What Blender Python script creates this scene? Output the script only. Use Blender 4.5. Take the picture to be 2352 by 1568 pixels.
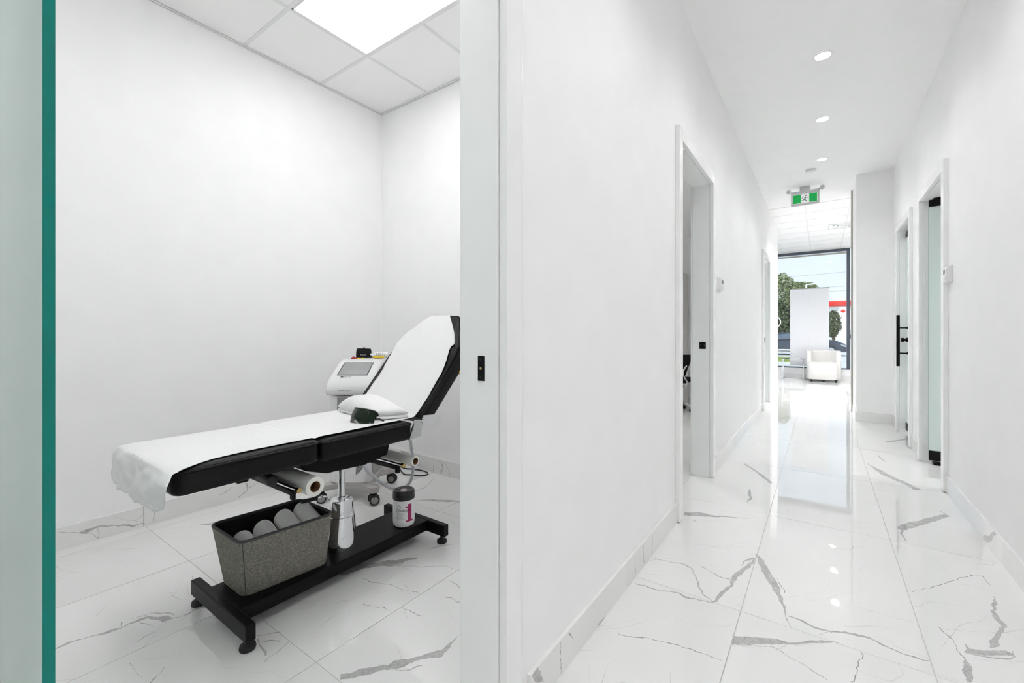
import bpy, bmesh, math, random
from math import sin, cos, pi, radians, sqrt, atan2
from mathutils import Vector, Matrix, noise, geometry

for _o in list(bpy.data.objects):
    bpy.data.objects.remove(_o, do_unlink=True)
random.seed(7)
SC = bpy.context.scene
COL = SC.collection

# ------------------------------------------------------------------ camera
cam_d = bpy.data.cameras.new('camera')
cam_d.sensor_fit = 'HORIZONTAL'
cam_d.sensor_width = 36.0
cam_d.lens = 996.2 / 2352.0 * 36.0
cam_d.shift_y = -17.8 / 2352.0
cam_d.clip_start = 0.01
cam_d.clip_end = 400
cam = bpy.data.objects.new('camera', cam_d)
cam.location = (0, 0, 1.15)
cam.rotation_euler = (radians(90), 0, radians(35.502))
COL.objects.link(cam)
SC.camera = cam

# ------------------------------------------------------------------ world, sun, exposure
W = bpy.data.worlds.new('sky')
SC.world = W
W.use_nodes = True
_n = W.node_tree.nodes
_l = W.node_tree.links
_n.clear()
_out = _n.new('ShaderNodeOutputWorld')
_bg = _n.new('ShaderNodeBackground')
_geo = _n.new('ShaderNodeTexCoord')
_sep = _n.new('ShaderNodeSeparateXYZ')
_ramp = _n.new('ShaderNodeValToRGB')
_ramp.color_ramp.elements[0].position = 0.0
_ramp.color_ramp.elements[0].color = (0.90, 0.955, 1.0, 1)
_ramp.color_ramp.elements[1].position = 0.6
_ramp.color_ramp.elements[1].color = (0.50, 0.72, 1.0, 1)
_l.new(_geo.outputs['Generated'], _sep.inputs[0])
_l.new(_sep.outputs['Z'], _ramp.inputs[0])
_l.new(_ramp.outputs[0], _bg.inputs['Color'])
_bg.inputs['Strength'].default_value = 1.13
_l.new(_bg.outputs[0], _out.inputs[0])

sun_d = bpy.data.lights.new('sun', 'SUN')
sun_d.energy = 3.2
sun_d.angle = radians(0.6)
sun_d.color = (1.0, 0.96, 0.9)
sun = bpy.data.objects.new('sun', sun_d)
sun.rotation_euler = (radians(42), 0, radians(-18))
sun.location = (0, -5, 20)
COL.objects.link(sun)

PANEL_L = 6.7      # luminance of the lit ceiling panel
POT_L = 30.0        # luminance of the pot light lenses
POT_W = 38.5        # beam power of a corridor pot light
POT_W_RECEPTION = 210.0
POT_W_ROOM = 130.0
SC.view_settings.view_transform = 'Standard'
SC.view_settings.look = 'None'
SC.view_settings.exposure = 0.0
SC.view_settings.gamma = 1.0
SC.view_settings.use_curve_mapping = False
SC.cycles.use_denoising = True
SC.cycles.max_bounces = 9
SC.cycles.diffuse_bounces = 8
SC.cycles.glossy_bounces = 3
SC.cycles.transmission_bounces = 3
SC.cycles.transparent_max_bounces = 8
SC.cycles.use_adaptive_sampling = True
SC.cycles.adaptive_threshold = 0.4
SC.cycles.adaptive_min_samples = 8
SC.cycles.caustics_reflective = False
SC.cycles.caustics_refractive = False
SC.cycles.sample_clamp_indirect = 6.0

# ------------------------------------------------------------------ materials
MATS = {}


def mat(name, color=(.8, .8, .8), rough=.5, metal=0.0, spec=.5, emit=0.0, emit_col=None, coat=0.0, trans=0.0):
    m = bpy.data.materials.new(name)
    m.use_nodes = True
    b = m.node_tree.nodes['Principled BSDF']
    b.inputs['Base Color'].default_value = (*color, 1)
    b.inputs['Roughness'].default_value = rough
    b.inputs['Metallic'].default_value = metal
    b.inputs['Specular IOR Level'].default_value = spec
    b.inputs['Coat Weight'].default_value = coat
    b.inputs['Transmission Weight'].default_value = trans
    if emit:
        b.inputs['Emission Color'].default_value = (*(emit_col or color), 1)
        b.inputs['Emission Strength'].default_value = emit
    MATS[name] = m
    return m


def nodes(m):
    return m.node_tree.nodes, m.node_tree.links, m.node_tree.nodes['Principled BSDF']


def add_noise_color(m, c1, c2, scale=5.0, detail=4.0, lo=.35, hi=.65, stretch=(1, 1, 1)):
    n, l, b = nodes(m)
    tc = n.new('ShaderNodeTexCoord')
    mp = n.new('ShaderNodeMapping')
    mp.inputs['Scale'].default_value = stretch
    tx = n.new('ShaderNodeTexNoise')
    tx.inputs['Scale'].default_value = scale
    tx.inputs['Detail'].default_value = detail
    rp = n.new('ShaderNodeValToRGB')
    rp.color_ramp.elements[0].position = lo
    rp.color_ramp.elements[0].color = (*c1, 1)
    rp.color_ramp.elements[1].position = hi
    rp.color_ramp.elements[1].color = (*c2, 1)
    l.new(tc.outputs['Object'], mp.inputs[0])
    l.new(mp.outputs[0], tx.inputs['Vector'])
    l.new(tx.outputs['Fac'], rp.inputs[0])
    l.new(rp.outputs[0], b.inputs['Base Color'])


def add_bump(m, scale, dist, detail=3.0, stretch=(1, 1, 1), strength=1.0, kind='noise'):
    n, l, b = nodes(m)
    tc = n.new('ShaderNodeTexCoord')
    mp = n.new('ShaderNodeMapping')
    mp.inputs['Scale'].default_value = stretch
    if kind == 'voronoi':
        tx = n.new('ShaderNodeTexVoronoi')
        o = tx.outputs['Distance']
    else:
        tx = n.new('ShaderNodeTexNoise')
        tx.inputs['Detail'].default_value = detail
        o = tx.outputs['Fac']
    tx.inputs['Scale'].default_value = scale
    bp = n.new('ShaderNodeBump')
    bp.inputs['Strength'].default_value = strength
    bp.inputs['Distance'].default_value = dist
    l.new(tc.outputs['Object'], mp.inputs[0])
    l.new(mp.outputs[0], tx.inputs['Vector'])
    l.new(o, bp.inputs['Height'])
    l.new(bp.outputs[0], b.inputs['Normal'])


def marble(name, vein=0):
    """polished white porcelain: 0 body with hairlines, 1 grey vein, 2 dark vein edge"""
    m = mat(name, (.80, .80, .79), rough=.010, spec=.8)
    n, l, b = nodes(m)
    tc = n.new('ShaderNodeTexCoord')
    oi = n.new('ShaderNodeObjectInfo')
    ml = n.new('ShaderNodeMath'); ml.operation = 'MULTIPLY'; ml.inputs[1].default_value = 37.0
    cb = n.new('ShaderNodeCombineXYZ')
    ad = n.new('ShaderNodeVectorMath'); ad.operation = 'ADD'
    l.new(oi.outputs['Random'], ml.inputs[0])
    for i in range(3):
        l.new(ml.outputs[0], cb.inputs[i])
    l.new(tc.outputs['Object'], ad.inputs[0])
    l.new(cb.outputs[0], ad.inputs[1])

    def nz(scale, detail, rough=.5, dist=0.0, stretch=None, rot=0.0):
        t = n.new('ShaderNodeTexNoise')
        t.inputs['Scale'].default_value = scale
        t.inputs['Detail'].default_value = detail
        t.inputs['Roughness'].default_value = rough
        t.inputs['Distortion'].default_value = dist
        src = ad.outputs[0]
        if stretch:
            mp = n.new('ShaderNodeMapping')
            mp.inputs['Scale'].default_value = stretch
            mp.inputs['Rotation'].default_value = (0, 0, rot)
            l.new(src, mp.inputs[0])
            src = mp.outputs[0]
        l.new(src, t.inputs['Vector'])
        return t.outputs['Fac']

    def ramp(src, p0, c0, p1, c1):
        r = n.new('ShaderNodeValToRGB')
        r.color_ramp.elements[0].position = p0
        r.color_ramp.elements[0].color = (c0, c0, c0, 1)
        r.color_ramp.elements[1].position = p1
        r.color_ramp.elements[1].color = (c1, c1, c1, 1)
        l.new(src, r.inputs[0])
        return r.outputs[0]

    def line(src, width):
        s = n.new('ShaderNodeMath'); s.operation = 'SUBTRACT'; s.inputs[1].default_value = .5
        a = n.new('ShaderNodeMath'); a.operation = 'ABSOLUTE'
        l.new(src, s.inputs[0]); l.new(s.outputs[0], a.inputs[0])
        return ramp(a.outputs[0], 0.0, 1.0, width, 0.0)

    def mul(a, c):
        k = n.new('ShaderNodeMath'); k.operation = 'MULTIPLY'
        l.new(a, k.inputs[0])
        if isinstance(c, float):
            k.inputs[1].default_value = c
        else:
            l.new(c, k.inputs[1])
        return k.outputs[0]

    def mix(fac, c1, c2):
        x = n.new('ShaderNodeMix'); x.data_type = 'RGBA'
        l.new(fac, x.inputs['Factor'])
        for key, c in (('A', c1), ('B', c2)):
            sock = [i for i in x.inputs if i.name == key and i.type == 'RGBA'][0]
            if isinstance(c, tuple):
                sock.default_value = (*c, 1)
            else:
                l.new(c, sock)
        return [o for o in x.outputs if o.type == 'RGBA'][0]

    if vein == 0:
        body = mix(ramp(nz(1.4, 3), .35, 0.0, .7, 1.0), (.82, .82, .812), (.775, .775, .768))
        def wave(scale, dist, rot):
            w_ = n.new('ShaderNodeTexWave'); w_.bands_direction = 'X'
            w_.inputs['Scale'].default_value = scale
            w_.inputs['Distortion'].default_value = dist
            w_.inputs['Detail'].default_value = 4.0
            w_.inputs['Detail Scale'].default_value = 1.3
            w_.inputs['Detail Roughness'].default_value = .62
            mp = n.new('ShaderNodeMapping'); mp.inputs['Rotation'].default_value = (rot * .3, rot * .2, rot)
            l.new(ad.outputs[0], mp.inputs[0]); l.new(mp.outputs[0], w_.inputs['Vector'])
            return w_.outputs['Fac']
        h1 = mul(line(wave(.55, 5.0, .9), .012), ramp(nz(1.9, 2), .50, 0.0, .62, .38))
        h2 = mul(line(wave(.8, 7.0, -.35), .012), ramp(nz(2.4, 2), .54, 0.0, .66, .32))
        fl = ramp(nz(16, 2, .5, 0, (1, .35, 1), .7), .76, 0.0, .82, .5)
        c = mix(h1, body, (.36, .36, .36))
        c = mix(h2, c, (.42, .42, .42))
        c = mix(fl, c, (.5, .5, .5))
    elif vein == 3:
        c = mix(ramp(nz(9, 3), .38, 0.0, .62, 1.0), (.46, .46, .455), (.74, .74, .735))
    elif vein == 1:
        c = mix(ramp(nz(22, 5, .6, 1.0), .35, 0.0, .65, 1.0), (.56, .56, .55), (.44, .44, .435))
        c = mix(mul(line(nz(30, 4, .6, 1.5), .03), .8), c, (.27, .27, .27))
    else:
        c = mix(ramp(nz(60, 3), .4, 0.0, .6, 1.0), (.24, .24, .24), (.46, .46, .455))
    l.new(c, b.inputs['Base Color'])
    bp = n.new('ShaderNodeBump')
    bp.inputs['Distance'].default_value = .00011
    l.new(nz(4.5, 1.0), bp.inputs['Height'])
    l.new(bp.outputs[0], b.inputs['Normal'])
    return m


M_MARBLE = [marble('polished_marble_tile'), marble('grey_marble_vein', 1), marble('dark_vein_edge', 2), marble('fine_hairline', 3)]
mat('grout', (.58, .58, .57), .9)
mat('wall_paint', (.90, .90, .905), .5, spec=.25)
mat('ceiling_paint', (.92, .92, .925), .7, spec=.2)
mat('t_bar_metal', (.80, .79, .79), .45)
mat('trim_paint', (.89, .89, .89), .25, spec=.5)
for _k, _c in (('wall_paint', .92), ('ceiling_paint', .94), ('trim_paint', .90), ('t_bar_metal', .80)):   # faint roller mottling
    add_noise_color(MATS[_k], (_c - .006,) * 3, (_c + .006,) * 3, 6, 0.0)
mat('ceiling_tile', (.93, .93, .925), .9, spec=.1); add_bump(MATS['ceiling_tile'], 260, .0004, 3)

mat('black_metal', (.004, .004, .0045), .38, spec=.15); add_bump(MATS['black_metal'], 900, .00005)
mat('black_screw', (.03, .03, .03), .3, metal=.6); add_bump(MATS['black_screw'], 500, .00005)
mat('brass', (.55, .40, .16), .25, metal=1.0); add_bump(MATS['brass'], 300, .00005)
mat('chrome', (.78, .79, .81), .06, metal=1.0); add_bump(MATS['chrome'], 6, .00008)
mat('brushed_steel', (.62, .63, .64), .28, metal=1.0); add_bump(MATS['brushed_steel'], 300, .00003, 2, (1, .05, 1))
mat('black_leather', (.004, .004, .0045), .36, spec=.19); add_bump(MATS['black_leather'], 420, .0003, 2, kind='voronoi', strength=.5)
mat('tissue_paper', (.785, .785, .785), .85, spec=.15); add_bump(MATS['tissue_paper'], 55, .0016, 5, strength=.8)
mat('roll_paper', (.80, .79, .755), .7, spec=.2); add_bump(MATS['roll_paper'], 90, .0003, 3)
mat('cardboard', (.16, .085, .03), .85); add_noise_color(MATS['cardboard'], (.12, .06, .02), (.22, .12, .05), 60)
mat('towel', (.84, .84, .835), .95, spec=.05); add_bump(MATS['towel'], 420, .0022, 3, strength=.7)
mat('grey_towel', (.90, .90, .89), .95, spec=.05); add_bump(MATS['grey_towel'], 420, .0025, 3, strength=.8)
mat('linen', (.17, .165, .145), .9, spec=.1)
mat('basket_lining', (.010, .010, .010), .8, spec=.2); add_bump(MATS['basket_lining'], 14, .004, 3)
mat('basket_binding', (.05, .05, .052), .7); add_bump(MATS['basket_binding'], 600, .0003)
mat('white_plastic', (.80, .80, .80), .3); add_bump(MATS['white_plastic'], 200, .00004)
mat('device_white', (.78, .78, .785), .22, coat=.2); add_bump(MATS['device_white'], 60, .00003)
mat('device_grey', (.30, .295, .29), .4); add_bump(MATS['device_grey'], 200, .00005)
mat('device_base', (.42, .40, .39), .4); add_bump(MATS['device_base'], 200, .00005)
mat('screen_glass', (.36, .37, .37), .12); add_noise_color(MATS['screen_glass'], (.33, .34, .34), (.40, .41, .41), 4)
mat('screen_edge', (.10, .105, .11), .4); add_bump(MATS['screen_edge'], 300, .00003)
mat('rubber', (.016, .016, .016), .6); add_bump(MATS['rubber'], 500, .0001)
mat('caster_hub', (.28, .275, .27), .4); add_bump(MATS['caster_hub'], 200, .0001)
mat('hose_grey', (.42, .43, .46), .45); add_bump(MATS['hose_grey'], 300, .0001)
mat('print_grey', (.16, .16, .17), .5); add_bump(MATS['print_grey'], 300, .00002)
mat('print_black', (.02, .02, .022), .5); add_bump(MATS['print_black'], 300, .00002)
mat('print_white', (.75, .75, .75), .5); add_bump(MATS['print_white'], 300, .00002)
mat('magenta_print', (.38, .01, .10), .4); add_noise_color(MATS['magenta_print'], (.34, .01, .09), (.42, .012, .12), 30)
mat('label_white', (.78, .78, .78), .35); add_bump(MATS['label_white'], 200, .00003)
mat('black_plastic', (.014, .014, .015), .35); add_bump(MATS['black_plastic'], 400, .00006)
mat('pink_sticker', (.60, .42, .48), .5); add_noise_color(MATS['pink_sticker'], (.55, .35, .42), (.7, .55, .6), 60)
mat('red_plastic', (.30, .02, .03), .35); add_bump(MATS['red_plastic'], 300, .00004)
mat('yellow_plastic', (.78, .56, .02), .35); add_bump(MATS['yellow_plastic'], 300, .00004)
mat('black_fabric', (.012, .012, .012), .9, spec=.2); add_bump(MATS['black_fabric'], 700, .0004)
mat('green_lens', (.001, .010, .002), .05, spec=.28); add_bump(MATS['green_lens'], 5, .0001)
mat('goggle_frame', (.006, .014, .009), .15, spec=.6); add_bump(MATS['goggle_frame'], 100, .00005)
mat('sign_grey', (.60, .60, .62), .4); add_bump(MATS['sign_grey'], 200, .00004)
mat('sign_green', (.0, .30, .055), .4, emit=.35, emit_col=(.0, .42, .07)); add_noise_color(MATS['sign_green'], (.0, .27, .05), (.005, .34, .07), 30)
mat('sign_white', (.85, .85, .85), .4, emit=.25, emit_col=(1, 1, 1)); add_bump(MATS['sign_white'], 200, .00003)
mat('sign_figure', (.13, .19, .17), .5); add_bump(MATS['sign_figure'], 200, .00003)
mat('pot_trim', (.88, .88, .88), .35); add_bump(MATS['pot_trim'], 100, .00003)
mat('white_leather', (.74, .725, .705), .5); add_bump(MATS['white_leather'], 300, .0002, kind='voronoi')
mat('aluminium', (.42, .42, .39), .35, metal=.6); add_bump(MATS['aluminium'], 200, .00003, 2, (1, 1, .05))
mat('dark_frame', (.075, .09, .12), .4); add_bump(MATS['dark_frame'], 200, .00004)
mat('window_film', (.91, .915, .94), .6); add_bump(MATS['window_film'], 20, .0002)
mat('concrete', (.62, .61, .58), .9); add_noise_color(MATS['concrete'], (.56, .55, .53), (.68, .67, .64), 3)
mat('asphalt', (.16, .16, .165), .9); add_noise_color(MATS['asphalt'], (.13, .13, .135), (.2, .2, .205), 6)
mat('lawn', (.14, .24, .05), .9); add_noise_color(MATS['lawn'], (.08, .17, .03), (.35, .38, .06), 4)
mat('leaf_light', (.17, .30, .055), .6); add_noise_color(MATS['leaf_light'], (.07, .11, .03), (.46, .50, .25), 5, lo=.4, hi=.62)
mat('leaf_dark', (.045, .11, .03), .6); add_noise_color(MATS['leaf_dark'], (.02, .035, .016), (.26, .32, .15), 6, lo=.42, hi=.64)
mat('bark', (.14, .10, .07), .9); add_bump(MATS['bark'], 20, .01)
mat('red_fascia', (.75, .035, .02), .35); add_noise_color(MATS['red_fascia'], (.70, .03, .018), (.80, .045, .026), 1)
mat('station_white', (.82, .82, .80), .5); add_bump(MATS['station_white'], 10, .001)
mat('car_paint', (.035, .045, .065), .18, coat=.8); add_noise_color(MATS['car_paint'], (.03, .04, .058), (.04, .05, .072), 2)
mat('car_glass', (.10, .14, .19), .05, coat=.5); add_noise_color(MATS['car_glass'], (.09, .12, .17), (.13, .17, .22), 2)
mat('car_trim', (.70, .72, .75), .15, metal=.8); add_bump(MATS['car_trim'], 50, .0001)
mat('beige_cabinet', (.80, .775, .75), .5); add_bump(MATS['beige_cabinet'], 60, .0001)
mat('roof', (.4, .4, .4), .9); add_bump(MATS['roof'], 10, .01)


def emitter(name, col, strength):
    m = mat(name, (.9, .9, .9), .5)
    n, l, b = nodes(m)
    tc = n.new('ShaderNodeTexCoord')
    tx = n.new('ShaderNodeTexNoise'); tx.inputs['Scale'].default_value = 3.0
    rp = n.new('ShaderNodeMapRange')
    rp.inputs['To Min'].default_value = strength * .98
    rp.inputs['To Max'].default_value = strength * 1.02
    l.new(tc.outputs['Object'], tx.inputs['Vector'])
    l.new(tx.outputs['Fac'], rp.inputs['Value'])
    b.inputs['Emission Color'].default_value = (*col, 1)
    l.new(rp.outputs[0], b.inputs['Emission Strength'])
    return m


emitter('panel_diffuser', (1.0, .995, .995), PANEL_L)
emitter('pot_lens', (1.0, .995, .995), POT_L)


def glass_mats():
    m = bpy.data.materials.new('window_glass'); m.use_nodes = True
    n, l = m.node_tree.nodes, m.node_tree.links
    n.clear()
    o = n.new('ShaderNodeOutputMaterial'); mx = n.new('ShaderNodeMixShader')
    t = n.new('ShaderNodeBsdfTransparent'); g = n.new('ShaderNodeBsdfGlossy')
    f = n.new('ShaderNodeFresnel'); f.inputs['IOR'].default_value = 1.35
    t.inputs['Color'].default_value = (.97, .985, .985, 1)
    g.inputs['Roughness'].default_value = .01
    l.new(f.outputs[0], mx.inputs[0]); l.new(t.outputs[0], mx.inputs[1]); l.new(g.outputs[0], mx.inputs[2])
    l.new(mx.outputs[0], o.inputs[0]); MATS['window_glass'] = m
    m = mat('frosted_glass', (.845, .945, .915), .3, spec=.45)
    n, l, b = nodes(m)
    add_bump(m, 600, .00008)
    tr = n.new('ShaderNodeBsdfTranslucent'); tr.inputs['Color'].default_value = (.85, .90, .885, 1)
    mx = n.new('ShaderNodeMixShader'); mx.inputs[0].default_value = .3
    o = [q for q in n if q.type == 'OUTPUT_MATERIAL'][0]
    l.new(b.outputs[0], mx.inputs[1]); l.new(tr.outputs[0], mx.inputs[2]); l.new(mx.outputs[0], o.inputs[0])
    m = mat('glass_edge', (.002, .19, .155), .15, spec=.25)
    add_noise_color(m, (.002, .175, .14), (.004, .225, .19), 8, stretch=(1, 1, .2))
    m = mat('clear_plastic', (.80, .80, .82), .15, spec=.5)
    add_noise_color(m, (.76, .76, .78), (.84, .84, .86), 20)
    m = MATS['window_film']      # thin poster stock lets daylight glow through
    n, l, b = nodes(m)
    tr = n.new('ShaderNodeBsdfTranslucent'); tr.inputs['Color'].default_value = (.86, .87, .90, 1)
    mx = n.new('ShaderNodeMixShader'); mx.inputs[0].default_value = .15
    o = [q for q in n if q.type == 'OUTPUT_MATERIAL'][0]
    l.new(b.outputs[0], mx.inputs[1]); l.new(tr.outputs[0], mx.inputs[2]); l.new(mx.outputs[0], o.inputs[0])
    # woven linen
    m = MATS['linen']
    n, l, b = nodes(m)
    tc = n.new('ShaderNodeTexCoord')
    outs = []
    for st in ((430, 430, 75), (75, 75, 430)):
        mp = n.new('ShaderNodeMapping'); mp.inputs['Scale'].default_value = st
        tx = n.new('ShaderNodeTexNoise'); tx.inputs['Scale'].default_value = 1.0; tx.inputs['Detail'].default_value = 3
        l.new(tc.outputs['Object'], mp.inputs[0]); l.new(mp.outputs[0], tx.inputs['Vector']); outs.append(tx.outputs['Fac'])
    a = n.new('ShaderNodeMath'); a.operation = 'ADD'; l.new(outs[0], a.inputs[0]); l.new(outs[1], a.inputs[1])
    rp = n.new('ShaderNodeValToRGB')
    rp.color_ramp.elements[0].position = .62; rp.color_ramp.elements[0].color = (.135, .13, .113, 1)
    rp.color_ramp.elements[1].position = 1.0; rp.color_ramp.elements[1].color = (.33, .315, .277, 1)
    h = n.new('ShaderNodeMath'); h.operation = 'MULTIPLY'; h.inputs[1].default_value = .75
    l.new(a.outputs[0], h.inputs[0]); l.new(h.outputs[0], rp.inputs[0]); l.new(rp.outputs[0], b.inputs['Base Color'])
    bp = n.new('ShaderNodeBump'); bp.inputs['Distance'].default_value = .0008; l.new(a.outputs[0], bp.inputs['Height'])
    l.new(bp.outputs[0], b.inputs['Normal'])


glass_mats()

# ------------------------------------------------------------------ builders
SPACE = {}


def tag(o, label=None, cat=None, group=None, kind=None):
    if label: o['label'] = label
    if cat: o['category'] = cat
    if group: o['group'] = group
    if kind: o['kind'] = kind
    return o


def root(name, loc=(0, 0, 0), rz=None, label=None, cat=None, group=None, kind=None):
    """Empty at a thing's base. rz None: parts are given in world space; otherwise in the thing's own space."""
    o = bpy.data.objects.new(name, None)
    o.empty_display_size = .1
    o.location = loc
    COL.objects.link(o)
    if rz is None:
        SPACE[o.name] = Vector(loc)
    else:
        o.rotation_euler = (0, 0, rz)
        SPACE[o.name] = Vector((0, 0, 0))
    return tag(o, label, cat, group, kind)


class MB:
    def __init__(self):
        self.v = []; self.f = []; self.m = []

    def add(self, vs, fs, mi=0):
        k = len(self.v)
        self.v += [Vector(p) for p in vs]
        self.f += [tuple(k + i for i in f) for f in fs]
        self.m += [mi] * len(fs)
        return self

    def box(self, x0, x1, y0, y1, z0, z1, mi=0):
        if x0 > x1: x0, x1 = x1, x0
        if y0 > y1: y0, y1 = y1, y0
        if z0 > z1: z0, z1 = z1, z0
        return self.add([(x0, y0, z0), (x1, y0, z0), (x1, y1, z0), (x0, y1, z0), (x0, y0, z1), (x1, y0, z1), (x1, y1, z1), (x0, y1, z1)],
                        [(0, 3, 2, 1), (4, 5, 6, 7), (0, 1, 5, 4), (1, 2, 6, 5), (2, 3, 7, 6), (3, 0, 4, 7)], mi)

    def rings(self, rs, mi=0, cap0=True, cap1=True, closed=True):
        n = len(rs[0]); k = len(self.v)
        for r in rs: self.v += [Vector(p) for p in r]
        for i in range(len(rs) - 1):
            for j in range(n if closed else n - 1):
                a = k + i * n + j; b = k + i * n + (j + 1) % n
                self.f.append((a, b, b + n, a + n)); self.m.append(mi)
        if cap0: self.f.append(tuple(k + j for j in reversed(range(n)))); self.m.append(mi)
        if cap1: self.f.append(tuple(k + (len(rs) - 1) * n + j for j in range(n))); self.m.append(mi)
        return self

    def cyl(self, p0, p1, r0, r1=None, n=20, mi=0, cap=True):
        r1 = r0 if r1 is None else r1
        return self.lathe(p0, p1, [(r0, 0), (r1, 1)], n, mi, cap)

    def lathe(self, p0, p1, prof, n=24, mi=0, cap=True, rel=True):
        """prof: (radius, t) with t 0..1 along p0-p1"""
        p0 = Vector(p0); p1 = Vector(p1); d = (p1 - p0)
        ax = d.normalized()
        u = ax.orthogonal().normalized(); w = ax.cross(u)
        rs = []
        for r, t in prof:
            c = p0 + d * t
            rs.append([c + (u * cos(2 * pi * i / n) + w * sin(2 * pi * i / n)) * max(r, 1e-5) for i in range(n)])
        return self.rings(rs, mi, cap, cap)

    def tube(self, pts, r, n=10, mi=0, cap=True, closed=False):
        P = [Vector(p) for p in pts]; m = len(P); rs = []
        u = None
        for i, p in enumerate(P):
            if closed: t = P[(i + 1) % m] - P[i - 1]
            else: t = P[min(i + 1, m - 1)] - P[max(i - 1, 0)]
            t.normalize()
            if u is None: u = t.orthogonal().normalized()
            u = (u - t * u.dot(t)).normalized()
            w = t.cross(u)
            rr = r[i] if isinstance(r, (list, tuple)) else r
            rs.append([p + (u * cos(2 * pi * j / n) + w * sin(2 * pi * j / n)) * rr for j in range(n)])
        if closed:
            rs.append(rs[0]); return self.rings(rs, mi, False, False)
        return self.rings(rs, mi, cap, cap)

    def prism(self, poly, fn, t, mi=0):
        """poly: 2D outline; fn(a, b, h) -> 3D; extruded h 0..t"""
        n = len(poly); k = len(self.v)
        self.v += [Vector(fn(a, b, 0)) for a, b in poly] + [Vector(fn(a, b, t)) for a, b in poly]
        self.f.append(tuple(k + i for i in range(n))); self.f.append(tuple(k + n + i for i in reversed(range(n))))
        self.m += [mi, mi]
        for i in range(n):
            j = (i + 1) % n
            self.f.append((k + j, k + i, k + n + i, k + n + j)); self.m.append(mi)
        return self

    def grid(self, fn, nu, nv, mi=0):
        k = len(self.v)
        for i in range(nu + 1):
            for j in range(nv + 1): self.v.append(Vector(fn(i / nu, j / nv)))
        for i in range(nu):
            for j in range(nv):
                a = k + i * (nv + 1) + j
                self.f.append((a, a + 1, a + nv + 2, a + nv + 1)); self.m.append(mi)
        return self

    def build(self, name, mats, parent=None, smooth=False, bevel=0.0, seg=2, subsurf=0, solid=0.0, auto=True, **kw):
        if not isinstance(mats, (list, tuple)): mats = [mats]
        mats = [MATS[x] if isinstance(x, str) else x for x in mats]
        lo = Vector([min(p[i] for p in self.v) for i in range(3)])
        hi = Vector([max(p[i] for p in self.v) for i in range(3)])
        c = Vector(((lo.x + hi.x) / 2, (lo.y + hi.y) / 2, lo.z))
        me = bpy.data.meshes.new(name)
        me.from_pydata([tuple(p - c) for p in self.v], [], self.f)
        for x in mats: me.materials.append(x)
        me.polygons.foreach_set('material_index', self.m)
        bm = bmesh.new(); bm.from_mesh(me)
        if auto: bmesh.ops.recalc_face_normals(bm, faces=bm.faces)
        if bevel: bmesh.ops.bevel(bm, geom=list(bm.edges), offset=bevel, segments=seg, profile=.5, affect='EDGES', clamp_overlap=True)
        bm.to_mesh(me); bm.free()
        if smooth: shade(me, smooth)
        o = bpy.data.objects.new(name, me)
        COL.objects.link(o)
        SPACE[o.name] = c
        if parent is not None:
            o.parent = parent
            o.location = c - SPACE[parent.name]
        else:
            o.location = c
        if solid:
            md = o.modifiers.new('solid', 'SOLIDIFY'); md.thickness = solid; md.offset = 0
        if subsurf:
            md = o.modifiers.new('sub', 'SUBSURF'); md.levels = subsurf; md.render_levels = subsurf
        tag(o, kw.get('label'), kw.get('cat'), kw.get('group'), kw.get('kind'))
        return o


def shade(me, ang=True):
    me.polygons.foreach_set('use_smooth', [True] * len(me.polygons))
    a = 35 if ang is True else ang
    try:
        me.set_sharp_from_angle(angle=radians(a))
    except Exception:
        pass


def copy_tree(o, parent=None):
    c = o.copy()
    COL.objects.link(c)
    if parent is not None:
        c.parent = parent
    for ch in list(o.children):
        copy_tree(ch, c)
    return c


def text_mesh(body, size, align='CENTER', bold=0.0, shear=0.0):
    cu = bpy.data.curves.new('txt', 'FONT')
    cu.body = body; cu.size = size; cu.align_x = align; cu.align_y = 'CENTER'; cu.offset = bold; cu.shear = shear
    cu.resolution_u = 3
    ob = bpy.data.objects.new('txt', cu)
    COL.objects.link(ob)
    dg = bpy.context.evaluated_depsgraph_get()
    me = ob.evaluated_get(dg).to_mesh()
    vs = [(p.co.x, p.co.y) for p in me.vertices]; fs = [tuple(p.vertices) for p in me.polygons]
    ob.evaluated_get(dg).to_mesh_clear()
    bpy.data.objects.remove(ob, do_unlink=True)
    bpy.data.curves.remove(cu)
    return vs, fs


def lettering(body, size, fn, mats, parent, name='lettering', **k):
    vs, fs = text_mesh(body, size, **k)
    b = MB(); b.add([fn(x, y) for x, y in vs], fs)
    return b.build(name, mats, parent, auto=False)


def rrect(w, d, r, n=5, cx=0, cy=0):
    pts = []
    for sx, sy, a0 in ((1, 1, 0), (-1, 1, 90), (-1, -1, 180), (1, -1, 270)):
        for i in range(n + 1):
            a = radians(a0 + 90 * i / n)
            pts.append((cx + sx * (w / 2 - r) + r * cos(a), cy + sy * (d / 2 - r) + r * sin(a)))
    return pts


def smooth_path(pts, k=4):
    P = [Vector(p) for p in pts]; out = []
    for i in range(len(P) - 1):
        p0, p1, p2, p3 = P[max(0, i - 1)], P[i], P[i + 1], P[min(len(P) - 1, i + 2)]
        for j in range(k):
            t = j / k
            out.append(.5 * ((2 * p1) + (p2 - p0) * t + (2 * p0 - 5 * p1 + 4 * p2 - p3) * t * t + (3 * p1 - p0 - 3 * p2 + p3) * t ** 3))
    out.append(P[-1])
    return out

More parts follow.
